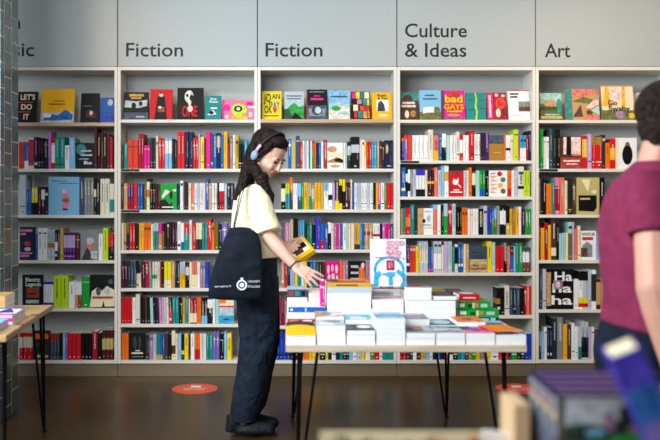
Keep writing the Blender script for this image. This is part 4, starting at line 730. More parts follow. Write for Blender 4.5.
def front_stock():
    """upright books on the table closest to the camera"""
    z = .7205
    A = [('r',0,0,1,1,'pine'),('r',.05,.74,.97,.97,'silver'),('r',.05,0,.97,.3,'olive'),('e',.5,.74,.09,.05,'pine'),('e',.62,.84,.12,.09,'pine'),('e',.82,.86,.14,.1,'forest'),('e',.72,.76,.2,.08,'pine'),('e',.2,.73,.16,.03,'forest'),('e',.3,.69,.09,.025,'sky'),('e',.42,.78,.045,.08,'mauve'),('e',.66,.72,.1,.03,'mauve'),('e',.62,.63,.22,.05,'green'),('e',.88,.66,.13,.06,'lime'),('e',.3,.6,.12,.03,'green'),('e',.9,.52,.2,.08,'green'),('r',0,0,.025,1,'olive')]
    S = [('r',.1,.5,.9,.95,'grey'),('e',.3,.86,.16,.035,'brick'),('e',.65,.8,.14,.03,'mustard'),('e',.4,.72,.2,.05,'slate'),('p',[(.1,.5),(.5,.75),(.9,.55),(.6,.45)],'slate'),('r',.2,.05,.8,.2,'green'),('e',.6,.45,.2,.06,'brown')]
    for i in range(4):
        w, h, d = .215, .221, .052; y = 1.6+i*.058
        q = MB(); q.bbox(-w/2, w/2, 0, .004, 0, h, 'purple', .001); q.bbox(-w/2, w/2, d-.004, d, 0, h, 'purple', .001); q.bbox(-w/2, -w/2+.004, .004, d-.004, 0, h, 'navy', .001)
        art(q, A, -w/2+.001, .001, w-.002, h-.002, 0)
        q.xf = Matrix.Translation((-w/2, 0, 0)) @ Matrix.Rotation(-math.pi/2, 4, 'Z') @ Matrix.Translation((-d, 0, 0))
        art(q, S, 0, 0, d, h, 0); q.xf = None
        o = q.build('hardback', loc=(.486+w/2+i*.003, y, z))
        tag(o, ['thick hardback with green landscape cover, frontmost of its upright row', 'thick purple-edged hardback directly behind the frontmost landscape one', 'third thick purple-edged hardback from the front of the upright row', 'rearmost thick purple-edged hardback of the upright row'][i], 'book', 'thick hardbacks standing on the near table')
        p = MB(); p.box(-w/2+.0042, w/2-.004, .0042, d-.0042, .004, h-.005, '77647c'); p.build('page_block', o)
    # blue book tilting in front of the man, on a low pile
    zz = z
    for i in range(2):
        paperback(.69, 1.3, zz, .2, .24, .035, 'slate', ['lower slate book of the pile under the tilted blue one', 'upper slate book of the pile under the tilted blue one'][i], 'pile under the tilted blue book', None, 'F'); zz += .0356
    w, h, d = .05, .265, .085
    q = MB(); q.bbox(-w/2, w/2, 0, .004, 0, h, 'royal', .001)
    q.bbox(-w/2, -w/2+.003, .004, d, 0, h, 'indigo', .001); q.bbox(w/2-.003, w/2, .004, d, 0, h, 'purple', .001)
    art(q, [('r',0,0,1,.42,'plum'),('r',0,.42,1,.58,'violet'),('r',0,.55,1,.8,'blue'),('r',0,.78,1,1,'indigo')], -w/2, 0, w, h, 0)
    o = q.build('hardback', loc=(.638, 1.4, zz+.0155), rot=(.1, -.42, -.2))
    tag(o, 'thick blue and violet book tilted over in front of the trousers of the man', 'book')
    p = MB(); p.box(-w/2+.0032, w/2-.0032, .0042, d-.003, .004, h-.006, 'cream'); p.build('page_block', o)
    # kraft coloured books standing further left
    for i, (x, y, hh, lab) in enumerate([(.4436, 1.74, .1695, 'kraft-brown book standing by the thick hardbacks, small green mark on its side')]):
        w, d = .03, .115
        q = MB(); q.bbox(0, w, 0, d, 0, hh, 'c8ab84' if i == 0 else 'b58a58', .0015)
        if i == 0:
            q.xf = Matrix.Rotation(-math.pi/2, 4, 'Z') @ Matrix.Translation((-d, 0, 0)); art(q, [('e',.5,.45,.18,.07,'green'),('e',.5,.47,.09,.04,'c8ab84')], 0, 0, d, hh, 0); q.xf = None
        if i == 1: w = .028
        tag(q.build('paperback', loc=(x, y, z)), lab, 'book', 'kraft books on the near table')
    # patterned covers at the lower edge of the picture
    rnd = random.Random(5)
    pat = lambda cs: [('e', rnd.uniform(.06, .94), rnd.uniform(.5, .97), rnd.uniform(.02, .06), rnd.uniform(.015, .045), rnd.choice(cs)) for _ in range(46)]
    fl = pat(['black', 'olive', 'maroon', 'pine', 'khaki', 'brown', 'olive']); f2 = pat(['black', 'orange', 'tan', 'pine', 'olive', 'brick', 'khaki'])
    for x0, x1, A, lab in ((321, 399, fl, 'cream floral-patterned book peeping over the lower edge, left one'), (401, 486, f2, 'cream patterned book with orange motif peeping over the lower edge')):
        d = 1.5; w = (x1-x0)*d/F; q = MB(); h = .168
        cover_book(q, w, h, .02, 'cream', A, pages=False)
        o = q.build('hardback', loc=(XP((x0+x1)/2, d), d, z+.004), rot=(-.1, 0, 0)); tag(o, lab, 'book', 'patterned books at the lower edge')
        p = MB(); p.box(-w/2+.0032, w/2-.003, .0027, .0173, .003, h-.003, 'paper'); p.build('page_block', o)
    # white card leaning behind them
    q = MB(); q.bbox(-.03, .03, 0, .012, 0, .105, 'white', .001)
    tag(q.build('price_card', loc=(XP(489, 1.78)+.01, 1.78, z+.001), rot=(-.06, .1, 0)), 'small white card standing left of the kraft-brown book', 'card')

def stickers():
    for x, lab in ((195, 'round orange floor sticker with white lettering, on the open floor'), (519, 'round orange floor sticker behind the table legs')):
        d = 6.2; q = MB(); vs = []; r = .158
        cx, cy = XP(x, d), d
        n = 40
        top = [(r*math.cos(2*math.pi*i/n), r*1.12*math.sin(2*math.pi*i/n), .0016) for i in range(n)]
        q.add(top+[(a, b, .0004) for a, b, _ in top], [tuple(range(n))]+[(i, i+n, (i+1) % n+n, (i+1) % n) for i in range(n)], mat('e2502a', .35))
        o = q.build('floor_sticker', loc=(cx, cy, 0)); tag(o, lab, 'sticker', 'orange floor stickers')
        q = MB()
        q.box(-.035, .035, .04, .1, .0017, .0019, 'white')
        for t, y, w in (('KEEP YOUR', -.01, .16), ('DISTANCE', -.06, .13)):
            vs, fs, tw = text_geo(t); q.add([(a*w/tw-w/2, y+b*.032, .0019) for a, b in vs], fs, 'white')
        q.build('lettering', o)['label'] = 'white print'
# ---------------------------------------------------------------- figures: overlapping rounded volumes fused into one surface
def capsule(bm, p0, r0, p1, r1, n=14):
    p0, p1 = Vector(p0), Vector(p1); ax = p1-p0; L = ax.length
    t = ax.normalized(); u = Vector((0, 0, 1)) if abs(t.z) < .9 else Vector((1, 0, 0))
    x = t.cross(u).normalized(); y = x.cross(t); rings = []
    prof = [(-r0*math.cos(a), r0*math.sin(a)) for a in [math.pi*k/10 for k in range(1, 6)]]
    prof += [(L+r1*math.cos(a), r1*math.sin(a)) for a in [math.pi*k/10 for k in range(5, 0, -1)]]
    for s, r in prof: rings.append([bm.verts.new(p0+t*s+(x*math.cos(2*math.pi*j/n)+y*math.sin(2*math.pi*j/n))*r) for j in range(n)])
    a = bm.verts.new(p0-t*r0); b = bm.verts.new(p1+t*r1)
    for i in range(len(rings)-1):
        for j in range(n): bm.faces.new((rings[i][j], rings[i][(j+1) % n], rings[i+1][(j+1) % n], rings[i+1][j]))
    for j in range(n):
        bm.faces.new((a, rings[0][(j+1) % n], rings[0][j])); bm.faces.new((b, rings[-1][j], rings[-1][(j+1) % n]))
def loft(bm, rings, n=24):
    """flat-ended loft; a ring is (centre, u axis, v axis)"""
    R = [[bm.verts.new(Vector(c)+Vector(u)*math.cos(2*math.pi*j/n)+Vector(v)*math.sin(2*math.pi*j/n)) for j in range(n)] for c, u, v in rings]
    for i in range(len(R)-1):
        for j in range(n): bm.faces.new((R[i][j], R[i][(j+1) % n], R[i+1][(j+1) % n], R[i+1][j]))
    bm.faces.new(R[0][::-1]); bm.faces.new(R[-1])
def ellipsoid(bm, c, r, rot=None):
    s = bmesh.ops.create_uvsphere(bm, u_segments=20, v_segments=12, radius=1)
    for v in s['verts']:
        p = Vector((v.co.x*r[0], v.co.y*r[1], v.co.z*r[2]))
        v.co = (rot @ p if rot else p)+Vector(c)
def blob(name, fill, voxel, smooth, mats, parent=None, paint=None, fac=.5):
    bm = bmesh.new(); fill(bm); bmesh.ops.recalc_face_normals(bm, faces=bm.faces)
    me = bpy.data.meshes.new('tmp'); bm.to_mesh(me); bm.free()
    o = bpy.data.objects.new('tmp', me); COL.objects.link(o)
    m = o.modifiers.new('r', 'REMESH'); m.mode = 'VOXEL'; m.voxel_size = voxel
    if smooth:
        s = o.modifiers.new('s', 'SMOOTH'); s.iterations = smooth; s.factor = fac
    me2 = bpy.data.meshes.new_from_object(o.evaluated_get(bpy.context.evaluated_depsgraph_get()))
    bpy.data.objects.remove(o); bpy.data.meshes.remove(me)
    me2.name = name; me2.materials.clear()
    for k in mats: me2.materials.append(k)
    idx = [0]*len(me2.polygons)
    if paint:
        for p in me2.polygons: idx[p.index] = paint(p.center)
    me2.polygons.foreach_set('material_index', idx)
    me2.polygons.foreach_set('use_smooth', [True]*len(me2.polygons))
    o = bpy.data.objects.new(name, me2); COL.objects.link(o)
    if parent: o.parent = parent
    return o
def hand(bm, wrist, knuck, across, palm_n, curl, thumb_dir, fl=.075, r=.0078, spread=.1):
    """palm from wrist to knuckles, four jointed fingers of unequal length and a thumb from the side of the palm.
    across: from index side to little finger side; palm_n: direction the palm faces; curl: bend per joint"""
    wrist, knuck = Vector(wrist), Vector(knuck); d = (knuck-wrist).normalized()
    ac = Vector(across).normalized(); ac = (ac-d*ac.dot(d)).normalized(); pn = d.cross(ac)
    if pn.dot(Vector(palm_n)) < 0: pn = -pn
    for i in range(4):
        o = ac*(i-1.5)*.0185
        capsule(bm, wrist+o*.6+d*.008, .015, knuck+o, .0115, 10)
    ln = [.93, 1.05, .98, .78]
    for i in range(4):
        o = ac*(i-1.5)*.0185; p = knuck+o; dd = (d+ac*(i-1.5)*spread).normalized()
        c = curl[i] if isinstance(curl, (list, tuple)) else curl; a = c*.6
        for seg, k in enumerate((.48, .3, .22)):
            v = dd*math.cos(a)+pn*math.sin(a); q = p+v*fl*ln[i]*k
            capsule(bm, p, r*(1.05-.08*seg), q, r*(.97-.08*seg), 10); p = q; a += c
    p = wrist+d*.02-ac*.028; td = Vector(thumb_dir).normalized()
    q = p+td*.034; capsule(bm, wrist+d*.008-ac*.012, .015, p, .0125, 10); capsule(bm, p, .0115, q, .0095, 10)
    t2 = (td+d*.5).normalized(); capsule(bm, q, .0093, q+t2*.028, .0075, 10)

def woman():
    D = 5.0
    skin = skin_mat('skin_fair', 'e0b09a'); lip = skin_mat('lips', 'b0605c')
    root = empty('person', (XP(255, D), D, 0), 'dark-haired woman in cream T-shirt and black trousers reaching over the book table', 'person')
    L0 = root.location.copy()
    def fin(o): o.parent = root; o.matrix_parent_inverse = Matrix.Translation(-L0); return o
    hc = W(268.3, 155.8, 4.95)
    f = Vector((.69, -.50, -.52)).normalized(); l = Vector((0, 0, 1)).cross(f).normalized(); u = f.cross(l).normalized()
    R = Matrix((f, l, u)).transposed()
    hp = lambda a, b, c: hc+f*a+l*b+u*c
    shR, shL = W(256, 195, 4.86), W(254, 195, 5.13)
    elR, wrR = W(268, 236, 4.80), W(295.5, 266.5, 4.74)
    elL, wrL = W(271, 238, 5.1), W(282.5, 245.5, 4.97)
    def body(bm):
        ellipsoid(bm, hp(-.012, 0, .035), (.098, .077, .088), R)
        ellipsoid(bm, hp(.028, 0, -.022), (.064, .062, .088), R)
        ellipsoid(bm, hp(.05, 0, -.085), (.03, .032, .026), R)      # chin
        ellipsoid(bm, hp(.0, 0, -.055), (.06, .055, .05), R)        # jaw
        capsule(bm, hp(.088, 0, .01), .009, hp(.101, 0, -.03), .0105)   # nose
        ellipsoid(bm, hp(.09, .011, -.034), (.01, .008, .008), R); ellipsoid(bm, hp(.09, -.011, -.034), (.01, .008, .008), R)
        ellipsoid(bm, hp(.083, 0, -.06), (.011, .022, .007), R); ellipsoid(bm, hp(.082, 0, -.07), (.01, .018, .007), R)
        ellipsoid(bm, hp(.078, .03, .018), (.014, .026, .01), R); ellipsoid(bm, hp(.078, -.03, .018), (.014, .026, .01), R)
        ellipsoid(bm, hp(.07, .032, -.028), (.018, .022, .02), R); ellipsoid(bm, hp(.07, -.032, -.028), (.018, .022, .02), R)
        for s in (-1, 1): ellipsoid(bm, hp(-.01, s*.076, -.01), (.02, .009, .03), R)
        capsule(bm, hp(-.02, 0, -.05), .052, W(252, 190, D), .056)
        capsule(bm, W(252, 192, D), .07, W(258, 250, D), .1); capsule(bm, shR, .05, shL, .05)
        capsule(bm, W(258, 250, D), .1, W(258, 262, D), .1)
        for (s, e, w) in ((shR, elR, wrR), (shL, elL, wrL)):
            capsule(bm, s, .046, e, .037); capsule(bm, e, .038, e.lerp(w, .35), .037); capsule(bm, e.lerp(w, .35), .037, w, .0245)
        hand(bm, wrR, W(307, 273.5, 4.72), (-.5, -.5, -.7), (-.4, .7, -.5), (.2, .16, .22, .3), (.5, .5, -.7), .086, .0085, .16)
        hand(bm, wrL, W(292.5, 248.5, 4.93), (.15, -.75, -.6), (.2, .5, -.75), (.3, .45, .55, .6), (.9, .3, .5), .072)
        for y in (4.93, 5.08):
            capsule(bm, W(257, 265, y), .075, W(257, 342, y), .052); capsule(bm, W(257, 342, y), .05, W(243, 420, y), .036)
    def paint(c):
        q = c-hc; a, b, d = q.dot(f), q.dot(l), q.dot(u)
        return 1 if a > .078 and abs(b) < .02 and -.078 < d < -.054 else 0
    o = fin(blob('body', body, .0036, 3, [skin, lip], paint=paint))
    o['label'] = 'fair skin of head, arms and hands'
    for s in (-1, 1):
        q = MB(); q.ell(hp(.0815, s*.031, .0005), (.008, .0145, .0055), '2a1c18', R); fin(q.build('eye', smooth=True))
        q = MB(); q.tube([hp(.086, s*.012, .021), hp(.088, s*.03, .0255), hp(.078, s*.044, .021)], [.0028, .0038, .0018], '2c1a14', 8); fin(q.build('eyebrow', smooth=True))
    hairm = cloth_mat('dark_hair', '24140e', '0c0605', 11, .62, .9)
    def hair(bm):
        ellipsoid(bm, hp(-.034, 0, .055), (.104, .088, .088), R)
        ellipsoid(bm, hp(-.055, 0, -.005), (.075, .086, .09), R)
        ellipsoid(bm, hp(.018, 0, .098), (.06, .07, .036), R)
        ellipsoid(bm, W(266, 138, 4.96), (.055, .055, .05))
        for s in (-1, 1): capsule(bm, hp(.03, s*.072, .06), .018, hp(-.02, s*.084, -.02), .024)
        capsule(bm, hp(-.07, 0, -.03), .07, W(248, 181, 4.97), .05); capsule(bm, W(247, 180, 4.97), .05, W(237.5, 197, 4.96), .022)
        capsule(bm, W(248, 168, 4.93), .04, W(243, 184, 4.9), .03); capsule(bm, W(243, 184, 4.9), .03, W(235, 199, 4.885), .01)
        capsule(bm, W(253, 166, 4.87), .03, W(262, 181, 4.85), .032); capsule(bm, W(262, 181, 4.85), .033, W(268.5, 197, 4.86), .032)
        capsule(bm, W(269, 196, 4.86), .032, W(270, 211, 4.87), .012)
        capsule(bm, W(263, 178, 4.86), .034, W(259, 190, 4.88), .02)
    o = fin(blob('hair', hair, .0045, 4, [hairm])); o['label'] = 'long dark brown hair'
    # T-shirt
    cream = cloth_mat('cream_cotton', 'f3e8c6', 'ecdfb8', 4, .9, .5)
    ex = lambda px0, px1, py, ry, y=D: (W((px0+px1)/2, py, y), Vector(((px1-px0)/2*y/F, 0, 0)), Vector((0, ry, 0)))
    def shirt(bm):
        loft(bm, [ex(240, 265, 184.5, .078), ex(237, 268, 189, .135), ex(234, 271, 197, .182), ex(232, 273, 212, .185), ex(231, 275, 228, .178), ex(233, 278, 245, .17), ex(236, 279.5, 257, .165)])
        for s, e in ((shR, elR), (shL, elL)):
            t = (e-s).normalized(); x = t.cross(Vector((0, 1, 0))).normalized(); y = t.cross(x)
            m = s.lerp(e, .93)
            loft(bm, [(s-t*.055, x*.03, y*.03), (s-t*.03, x*.06, y*.055), (s+t*.04, x*.072, y*.064), (s.lerp(e, .6), x*.074, y*.066), (m, x*.08, y*.07)])
    fin(blob('t_shirt', shirt, .006, 5, [cream]))['label'] = 'cream short-sleeved T-shirt'
    # trousers
    navy = cloth_mat('black_denim', '182434', '0b1119', 4, .85, .8)
    def trousers(bm):
        loft(bm, [ex(240, 277, 254, .155), ex(238, 277.5, 266, .165), ex(236, 277.5, 280, .16), ex(236, 277.5, 292, .15)])
        for y, off in ((4.93, 0), (5.08, 2)):
            c = lambda a, b, py, r=1: (W((a+b)/2+off, py, y), Vector(((b-a)/2*y/F, 0, 0)), Vector((0, (b-a)/2*y/F*.86*r, 0)))
            k = -2 if off else 0
            loft(bm, [c(237, 277, 276, .75), c(236, 277.5, 300, .82), c(237.5, 278, 322, .85), c(239.5, 278, 340, .85), c(238, 275, 356), c(236, 271, 372), c(233, 268, 390), c(231, 264, 405), c(230, 259, 414+k), c(229.5, 257.5, 421+k)])
    fin(blob('trousers', trousers, .0065, 5, [navy]))['label'] = 'wide black denim trousers'
    q = MB(); q.xf = None
    for sx, sy, y in ((249, 332, 4.797), (257, 336, 4.797)):
        q.bbox(XP(sx, y), XP(sx+7, y), y, y+.012, ZP(sy+6, y), ZP(sy, y), navy, .002)
    # shoes
    shoe = cloth_mat('black_shoe', '1c2026', '101216', 5, .6, .3); sole = mat('4a5054', .6)
    for y, x0 in ((4.93, 224.5), (5.08, 230)):
        k = y/F; zf = .001; xh = XP(x0, y); Ls = .285
        def upper(bm):
            loft(bm, [((xh+.035, y, .03), (.032, 0, 0), (0, .034, 0)), ((xh+.05, y, .075), (.042, 0, .0), (0, .04, 0)), ((xh+.06, y, .12), (.05, 0, 0), (0, .042, 0))])
            capsule(bm, (xh+.04, y, .055), .034, (xh+.15, y-.004, .05), .036); capsule(bm, (xh+.15, y-.004, .054), .04, (xh+.245, y-.008, .042), .032)
            ellipsoid(bm, (xh+.15, y-.004, .04), (.12, .045, .03))
        o = fin(blob('shoe', upper, .005, 3, [shoe])); o['label'] = 'black lace-up shoe'
        q = MB(); P = []
        for i in range(28):
            a = 2*math.pi*i/28; cx = math.cos(a); P.append((xh+Ls/2+Ls/2*cx, y-.005+(.047-.006*(cx < 0))*math.sin(a)*(abs(cx) < 2)))
        q.add([(a, b, zf) for a, b in P]+[(a, b, .026) for a, b in P], [tuple(range(27, -1, -1)), tuple(range(28, 56))]+[(i, (i+1) % 28, (i+1) % 28+28, i+28) for i in range(28)], sole)
        s = q.build('sole'); s.parent = o; s.matrix_parent_inverse = (Matrix.Translation(L0) if False else Matrix.Translation(-L0))
    # hair band on the wrist and rings
    q = MB(); t = (wrR-elR).normalized(); x = t.cross(Vector((0, 0, 1))).normalized(); y = x.cross(t); c = wrR-t*.012
    q.tube([c+(x*math.cos(a)+y*math.sin(a))*.0285 for a in [k*math.pi/12 for k in range(24)]], .0028, 'black', 8, closed=True); fin(q.build('wristband', smooth=True))
    # headphones
    h = empty('headphones', tuple(hp(0, 0, 0)), 'pale blue headphones with pinkish arm on the head of the woman', 'headphones')
    hl = h.location.copy()
    def fin2(o): o.parent = h; o.matrix_parent_inverse = Matrix.Translation(-hl); return o
    q = MB(); arc = []
    for k in range(17):
        a = math.pi*k/16; arc.append(hp(-.022+.03*math.sin(a), -.1*math.cos(a), .005+.14*math.sin(a)))
    q.tube(arc, .0085, '26262a', 10); fin2(q.build('headband', smooth=True))
    for s in (-1, 1):
        q = MB(); Rm = R; q.ell(hp(-.012, s*.105, -.008), (.022, .016, .029), '7f9ab0', R); c = fin2(q.build('ear_cup', smooth=True))
        q = MB(); q.ell(hp(-.012, s*.095, -.008), (.032, .016, .04), '1c2228', R); c2 = q.build('cushion', smooth=True); c2.parent = c; c2.matrix_parent_inverse = Matrix.Translation(-hl)
        q = MB(); q.tube([hp(-.01, s*.109, .022), hp(-.004, s*.104, .06)], .009, 'e2b8cc', 10); fin2(q.build('slider_arm', smooth=True))['label'] = 'pale pink slider arm'
    # tote bag on the near shoulder
    cot = cloth_mat('black_cotton', '141b26', '0c1119', 3, .9, .5)
    B = empty('tote_bag', tuple(W(236, 297, 4.73)), 'black cotton tote bag with white round crest hanging from the shoulder of the woman', 'bag')
    bl = B.location.copy()
    def fin3(o): o.parent = B; o.matrix_parent_inverse = Matrix.Translation(-bl); return o
    rows_ = [(228, 230, 250, 4.75), (234, 227, 258, 4.745), (243, 222.5, 261, 4.735), (255, 217.5, 262, 4.73), (268, 213, 262.5, 4.725), (282, 209.5, 262.5, 4.725), (292, 208.3, 262, 4.725), (298.5, 209.5, 261, 4.728)]
    q = MB(); N = 14; fr, bk = [], []
    for i, (py, a, b, y) in enumerate(rows_):
        sag = -4 if i == 0 else 0
        for j in range(N+1):
            s = j/N; bulge = math.sin(math.pi*s)**.7*(.012+.02*math.sin(math.pi*min(1, (i+.6)/7.4)))
            fold = .006*math.sin(s*9+i*.7)*(i/7)*.6
            px = a+(b-a)*s; pp = py+(5.5*math.sin(math.pi*s) if i == 0 else 0)*-.2+(1.8*math.sin(math.pi*s) if i >= 6 else 0)
            fr.append(W(px, pp, y-bulge+fold)); bk.append(W(px, pp, y+.012+bulge*.15))
    M = N+1; n = len(rows_); fs = []
    for i in range(n-1):
        for j in range(N): a = i*M+j; fs.append((a, a+M, a+M+1, a+1)); a += n*M; fs.append((a, a+1, a+M+1, a+M))
    for i in range(n-1):
        for j in (0, N): a = i*M+j; b = a+n*M; fs.append((a, b, b+M, a+M) if j == 0 else (a, a+M, b+M, b))
    for j in range(N): a = (n-1)*M+j; b = a+n*M; fs.append((a, b, b+1, a+1)); a = j; b = a+n*M; fs.append((a, a+1, b+1, b))
    q.add(fr+bk, fs, cot); fin3(q.build('bag_body', smooth=True))
    q = MB()
    sh = [W(247, 178.5, 4.86), W(243, 185, 4.80), W(239.5, 196, 4.782), W(237, 210, 4.772), W(234, 224, 4.755), W(233, 236, 4.742)]
    q.tube(sh, .0125, cot, 8, flat=(0, 1, .1)); fin3(q.build('strap', smooth=True))
    q = MB()
    sh = [W(248.5, 178.5, 4.88), W(245.5, 184.5, 4.803), W(241.5, 196, 4.785), W(238.5, 210, 4.775), W(235.2, 224, 4.757), W(234.2, 236, 4.744)]
    q.tube(sh, .011, cot, 8, flat=(0, 1, .1)); fin3(q.build('strap', smooth=True))
    # printed crest and lettering
    q = MB(); yy = 4.683; wt = mat('d4dade', .8)
    def ring(px, py, r0, r1):
        c = W(px, py, yy); vs = []
        for i in range(24):
            a = 2*math.pi*i/24; vs += [(c.x+r0*math.cos(a), yy, c.z+r0*math.sin(a)), (c.x+r1*math.cos(a), yy, c.z+r1*math.sin(a))]
        q.add(vs, [(2*i, (2*i+2) % 48, (2*i+3) % 48, 2*i+1) for i in range(24)], wt)
    ring(241.8, 285, .019, .0275); ring(241.8, 285, .0, .012)
    c = W(241.8, 278.8, yy); q.box(c.x-.006, c.x+.006, yy, yy+.001, c.z-.006, c.z+.006, wt)
    fin3(q.build('crest'))['label'] = 'white round crest'; q = MB()
    for px, py, w, t in ((247.8, 282.6, 12.5, 'UNIVERSITY'), (247.8, 287.6, 12.5, 'OF GLASGOW')):
        vs, fs, tw = text_geo(t); a = W(px, py, yy); k = yy/F
        q.add([(a.x+p*w*k/tw, yy, a.z+r*2.2*k) for p, r in vs], fs, wt)
    vs, fs, tw = text_geo('www.gla.ac.uk'); a = W(214.5, 287.4, 4.695); k = 4.695/F
    q.add([(a.x+p*17*k/tw, 4.695, a.z+r*2.0*k+p*.0004) for p, r in vs], fs, wt)
    fin3(q.build('lettering'))['label'] = 'small white lettering'
    # the book in her far hand
    A_, AB, AD = W(286, 250.8, 4.99), Vector((.103, .012, .066)), Vector((.056, -.118, -.063))
    ex_, ey_ = AB.normalized(), AD.normalized(); nz = ex_.cross(ey_).normalized()
    if nz.z < 0: nz = -nz
    ey_ = (ey_-ex_*ey_.dot(ex_)).normalized()
    w, h, t = AB.length, AD.length*1.12, .026
    q = MB(); mm = 'amber'
    q.box(0, w, 0, h, t-.001, t, mm); q.box(0, w, 0, h, 0, .001, mm); q.box(0, w, h-.0015, h, .001, t-.001, mm)
    q.box(w-.0015, w, 0, h-.0015, .001, t-.001, mm)
    q.box(.01, w-.012, .008, h-.03, t, t+.0004, 'cream')
    for i, (a, b, c, d, m) in enumerate(((.12,.1,.5,.45,'brown'),(.45,.2,.85,.6,'black'),(.2,.5,.6,.78,'brown'),(.55,.08,.86,.3,'tan'),(.15,.3,.35,.6,'black'))):
        q.box(a*w, c*w, b*h, d*h, t+.0004, t+.0006+i*.0001, m)
    o = q.build('paperback'); o.matrix_world = Matrix.Translation(A_) @ Matrix((ex_, ey_, nz)).transposed().to_4x4() if ex_.cross(ey_).z > 0 else Matrix.Translation(A_) @ Matrix((ex_, ey_, nz)).transposed().to_4x4()
    tag(o, 'yellow paperback with dark photo cover held open-palmed in the far hand of the woman', 'book')
    p = MB(); p.box(.0005, w-.002, .0005, h-.002, .0012, t-.0012, PAPER); p.build('page_block', o)

def man():
    D = 3.0
    skin = skin_mat('skin_pink', 'cf9882')
    root = empty('person', (XP(650, D), D, 0), 'man in maroon T-shirt seen from behind at the right edge', 'person')
    L0 = root.location.copy()
    def fin(o): o.parent = root; o.matrix_parent_inverse = Matrix.Translation(-L0); return o
    hc = W(671, 119, D); shR = W(652, 190, 2.84); shL = W(655, 190, 3.17)
    elR, wrR = W(655, 287, 2.76), W(674, 372, 2.74); elL, wrL = W(655, 287, 3.24), W(672, 372, 3.24)
    def body(bm):
        ellipsoid(bm, hc+Vector((-.005, 0, .02)), (.095, .078, .098)); ellipsoid(bm, hc+Vector((.045, 0, -.04)), (.055, .06, .085))
        capsule(bm, hc+Vector((.085, 0, -.01)), .01, hc+Vector((.108, 0, -.04)), .013)
        ellipsoid(bm, hc+Vector((.085, 0, -.072)), (.014, .024, .012)); ellipsoid(bm, hc+Vector((.07, 0, -.105)), (.028, .03, .024))
        for s in (-1, 1):
            ellipsoid(bm, hc+Vector((-.002, s*.079, -.015)), (.02, .011, .032))
            ellipsoid(bm, hc+Vector((.085, s*.032, .008)), (.012, .024, .01))
        capsule(bm, hc+Vector((-.03, 0, -.07)), .058, W(655, 172, D), .064)
        capsule(bm, shR, .055, shL, .055); capsule(bm, W(646, 200, D), .1, W(648, 330, D), .11)
        for s, e, w in ((shR, elR, wrR), (shL, elL, wrL)):
            capsule(bm, s, .06, e, .056); capsule(bm, e, .057, e.lerp(w, .3), .053); capsule(bm, e.lerp(w, .3), .053, w, .031)
            k = (w-e).normalized()*.085
            hand(bm, w, w+k+Vector((-.028, 0, 0)), (-1, 0, -.2), (.0, 1 if w.y < 3 else -1, 0), (.35, .4, .45, .5), (.6, .1, -.8), .08, .0085)
        for y in (2.91, 3.09):
            capsule(bm, W(648, 350, y), .08, W(652, 460, y), .056); capsule(bm, W(652, 460, y), .055, W(648, 560, y), .04)
    fin(blob('body', body, .0045, 3, [skin]))['label'] = 'fair skin of neck, arms and hands'
    for s in (-1, 1):
        q = MB(); q.ell(hc+Vector((.09, s*.031, -.008)), (.006, .013, .006), '2a1c18'); fin(q.build('eye', smooth=True))
    hm = cloth_mat('brown_hair', '2e2019', '120b08', 14, .8, 1.0)
    def hair(bm):
        ellipsoid(bm, hc+Vector((-.012, 0, .035)), (.107, .093, .1)); ellipsoid(bm, hc+Vector((-.04, 0, -.02)), (.068, .08, .082))
        ellipsoid(bm, hc+Vector((.05, 0, .1)), (.06, .07, .035)); capsule(bm, hc+Vector((-.055, -.03, -.075)), .03, hc+Vector((-.055, .03, -.075)), .03)
    fin(blob('hair', hair, .006, 3, [hm]))['label'] = 'short dark brown hair'
    wine = cloth_mat('maroon_cotton', '80294a', '70223e', 3, .9, .45)
    ex = lambda px0, px1, py, ry, y=D: (W((px0+px1)/2, py, y), Vector(((px1-px0)/2*y/F, 0, 0)), Vector((0, ry, 0)))
    def shirt(bm):
        r = [ex(636, 676, 161, .075), ex(627, 680, 171, .12), ex(617, 684, 182, .18), ex(609, 687, 197, .205), ex(602.5, 690, 222, .21), ex(602, 692, 245, .205), ex(604, 692, 268, .2), ex(607, 692, 290, .195), ex(606, 693, 308, .195)]
        r.append((W(648, 331, D), Vector((.148, 0, -.03)), Vector((0, .2, 0))))
        loft(bm, r)
        for s, e in ((shR, elR), (shL, elL)):
            t = (e-s).normalized(); x = t.cross(Vector((0, 1, 0))).normalized(); y = t.cross(x)
            loft(bm, [(s-t*.06, x*.035, y*.03), (s-t*.03, x*.07, y*.055), (s+t*.05, x*.082, y*.07), (s.lerp(e, .47), x*.079, y*.074)])
    fin(blob('t_shirt', shirt, .007, 6, [wine]))['label'] = 'maroon T-shirt'
    nv = cloth_mat('navy_trousers', '0d1828', '080f1a', 3, .85, .6)
    def trousers(bm):
        loft(bm, [ex(606, 690, 318, .18), ex(600, 692, 334, .185), ex(596, 692, 352, .185), ex(598, 692, 378, .18), ex(604, 692, 395, .16)])
        for y in (2.91, 3.09):
            c = lambda a, b, py: (W((a+b)/2, py, y), Vector(((b-a)/2*y/F, 0, 0)), Vector((0, (b-a)/2*y/F*.75, 0)))
            loft(bm, [c(602, 690, 370), c(612, 688, 420), c(622, 684, 470), c(622, 676, 530), c(622, 672, 575)])
    fin(blob('trousers', trousers, .009, 5, [nv]))['label'] = 'dark navy trousers'
    shoe = mat('2a2a2e', .6)
    for y in (2.91, 3.09):
        x = XP(632, y)
        def sh(bm):
            ellipsoid(bm, (x+.1, y, .045), (.14, .048, .04)); capsule(bm, (x+.03, y, .06), .045, (x+.05, y, .1), .045)
            loft(bm, [((x+.1, y, .003), (.14, 0, 0), (0, .047, 0)), ((x+.1, y, .04), (.14, 0, 0), (0, .047, 0))])
        fin(blob('shoe', sh, .007, 2, [shoe]))
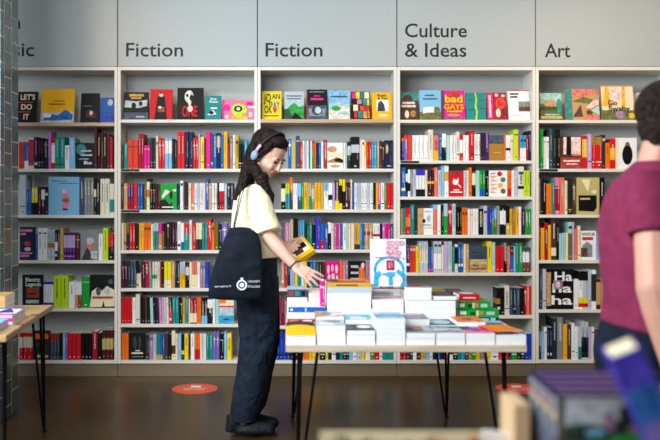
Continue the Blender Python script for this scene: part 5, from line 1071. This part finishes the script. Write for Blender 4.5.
# ---------------------------------------------------------------- light and camera
def light(kind, name, loc, energy, color, target=None, **k):
    d = bpy.data.lights.new(name, kind); d.energy = energy; d.color = color
    for a, v in k.items(): setattr(d, a, v)
    o = bpy.data.objects.new(name, d); COL.objects.link(o); o.location = loc
    if target is not None: o.rotation_euler = (Vector(target)-Vector(loc)).to_track_quat('-Z', 'Y').to_euler()
    return o
def lights():
    w = bpy.data.worlds.new('World'); SC.world = w; w.use_nodes = True
    b = w.node_tree.nodes['Background']; b.inputs[0].default_value = (.9, .95, 1, 1); b.inputs[1].default_value = .11
    light('AREA', 'window_daylight', (-3.2, 2.4, 2.3), 175, (.78, .91, 1), (.4, 6.6, 1.8), shape='RECTANGLE', size=1.6, size_y=1.6)
    light('AREA', 'front_daylight', (-1.5, 2.0, 2.7), 150, (.9, .96, 1), (.4, 4.1, .7), shape='RECTANGLE', size=2.2, size_y=1.2)
    light('AREA', 'camera_side_fill', (-.4, -1.6, 2.3), 55, (.9, .96, 1), (.5, 2.2, .9), shape='RECTANGLE', size=2.4, size_y=1.4)  # fill light added behind the camera to brighten the near table's books
    light('AREA', 'ceiling_strip', (.2, 4.3, 3.3), 34, (.95, .97, 1), (.2, 5.6, 0), shape='RECTANGLE', size=5, size_y=.3)
    for x, e in ((-1.75, 75), (-.3, 14), (1.3, 60), (2.6, 120)):
        light('SPOT', 'ceiling_spot', (x, 4.6, 3.3), e, (1, .74, .48), (x, 6.6, 1.3), spot_size=1.6, spot_blend=.8, shadow_soft_size=.05)
def camera():
    c = bpy.data.cameras.new('camera'); o = bpy.data.objects.new('camera', c); COL.objects.link(o)
    o.location = (0, 0, H); o.rotation_euler = (math.pi/2, 0, 0)
    c.sensor_width = 36; c.lens = F/660*36; c.shift_x = (330-CX)/660; c.shift_y = -(220-CY)/660
    c.dof.use_dof = True; c.dof.focus_distance = 5.6; c.dof.aperture_fstop = 1.9
    SC.camera = o
    v = SC.view_settings; v.view_transform = 'Standard'; v.look = 'None'; v.exposure = 0.0; v.gamma = 1; v.use_curve_mapping = False
N_SHELF = 300
setting(); bookcases(); shelf_books(); display_books(); tables(); table_stock(); side_stock(); front_stock(); stickers()
woman(); man(); lights(); camera()
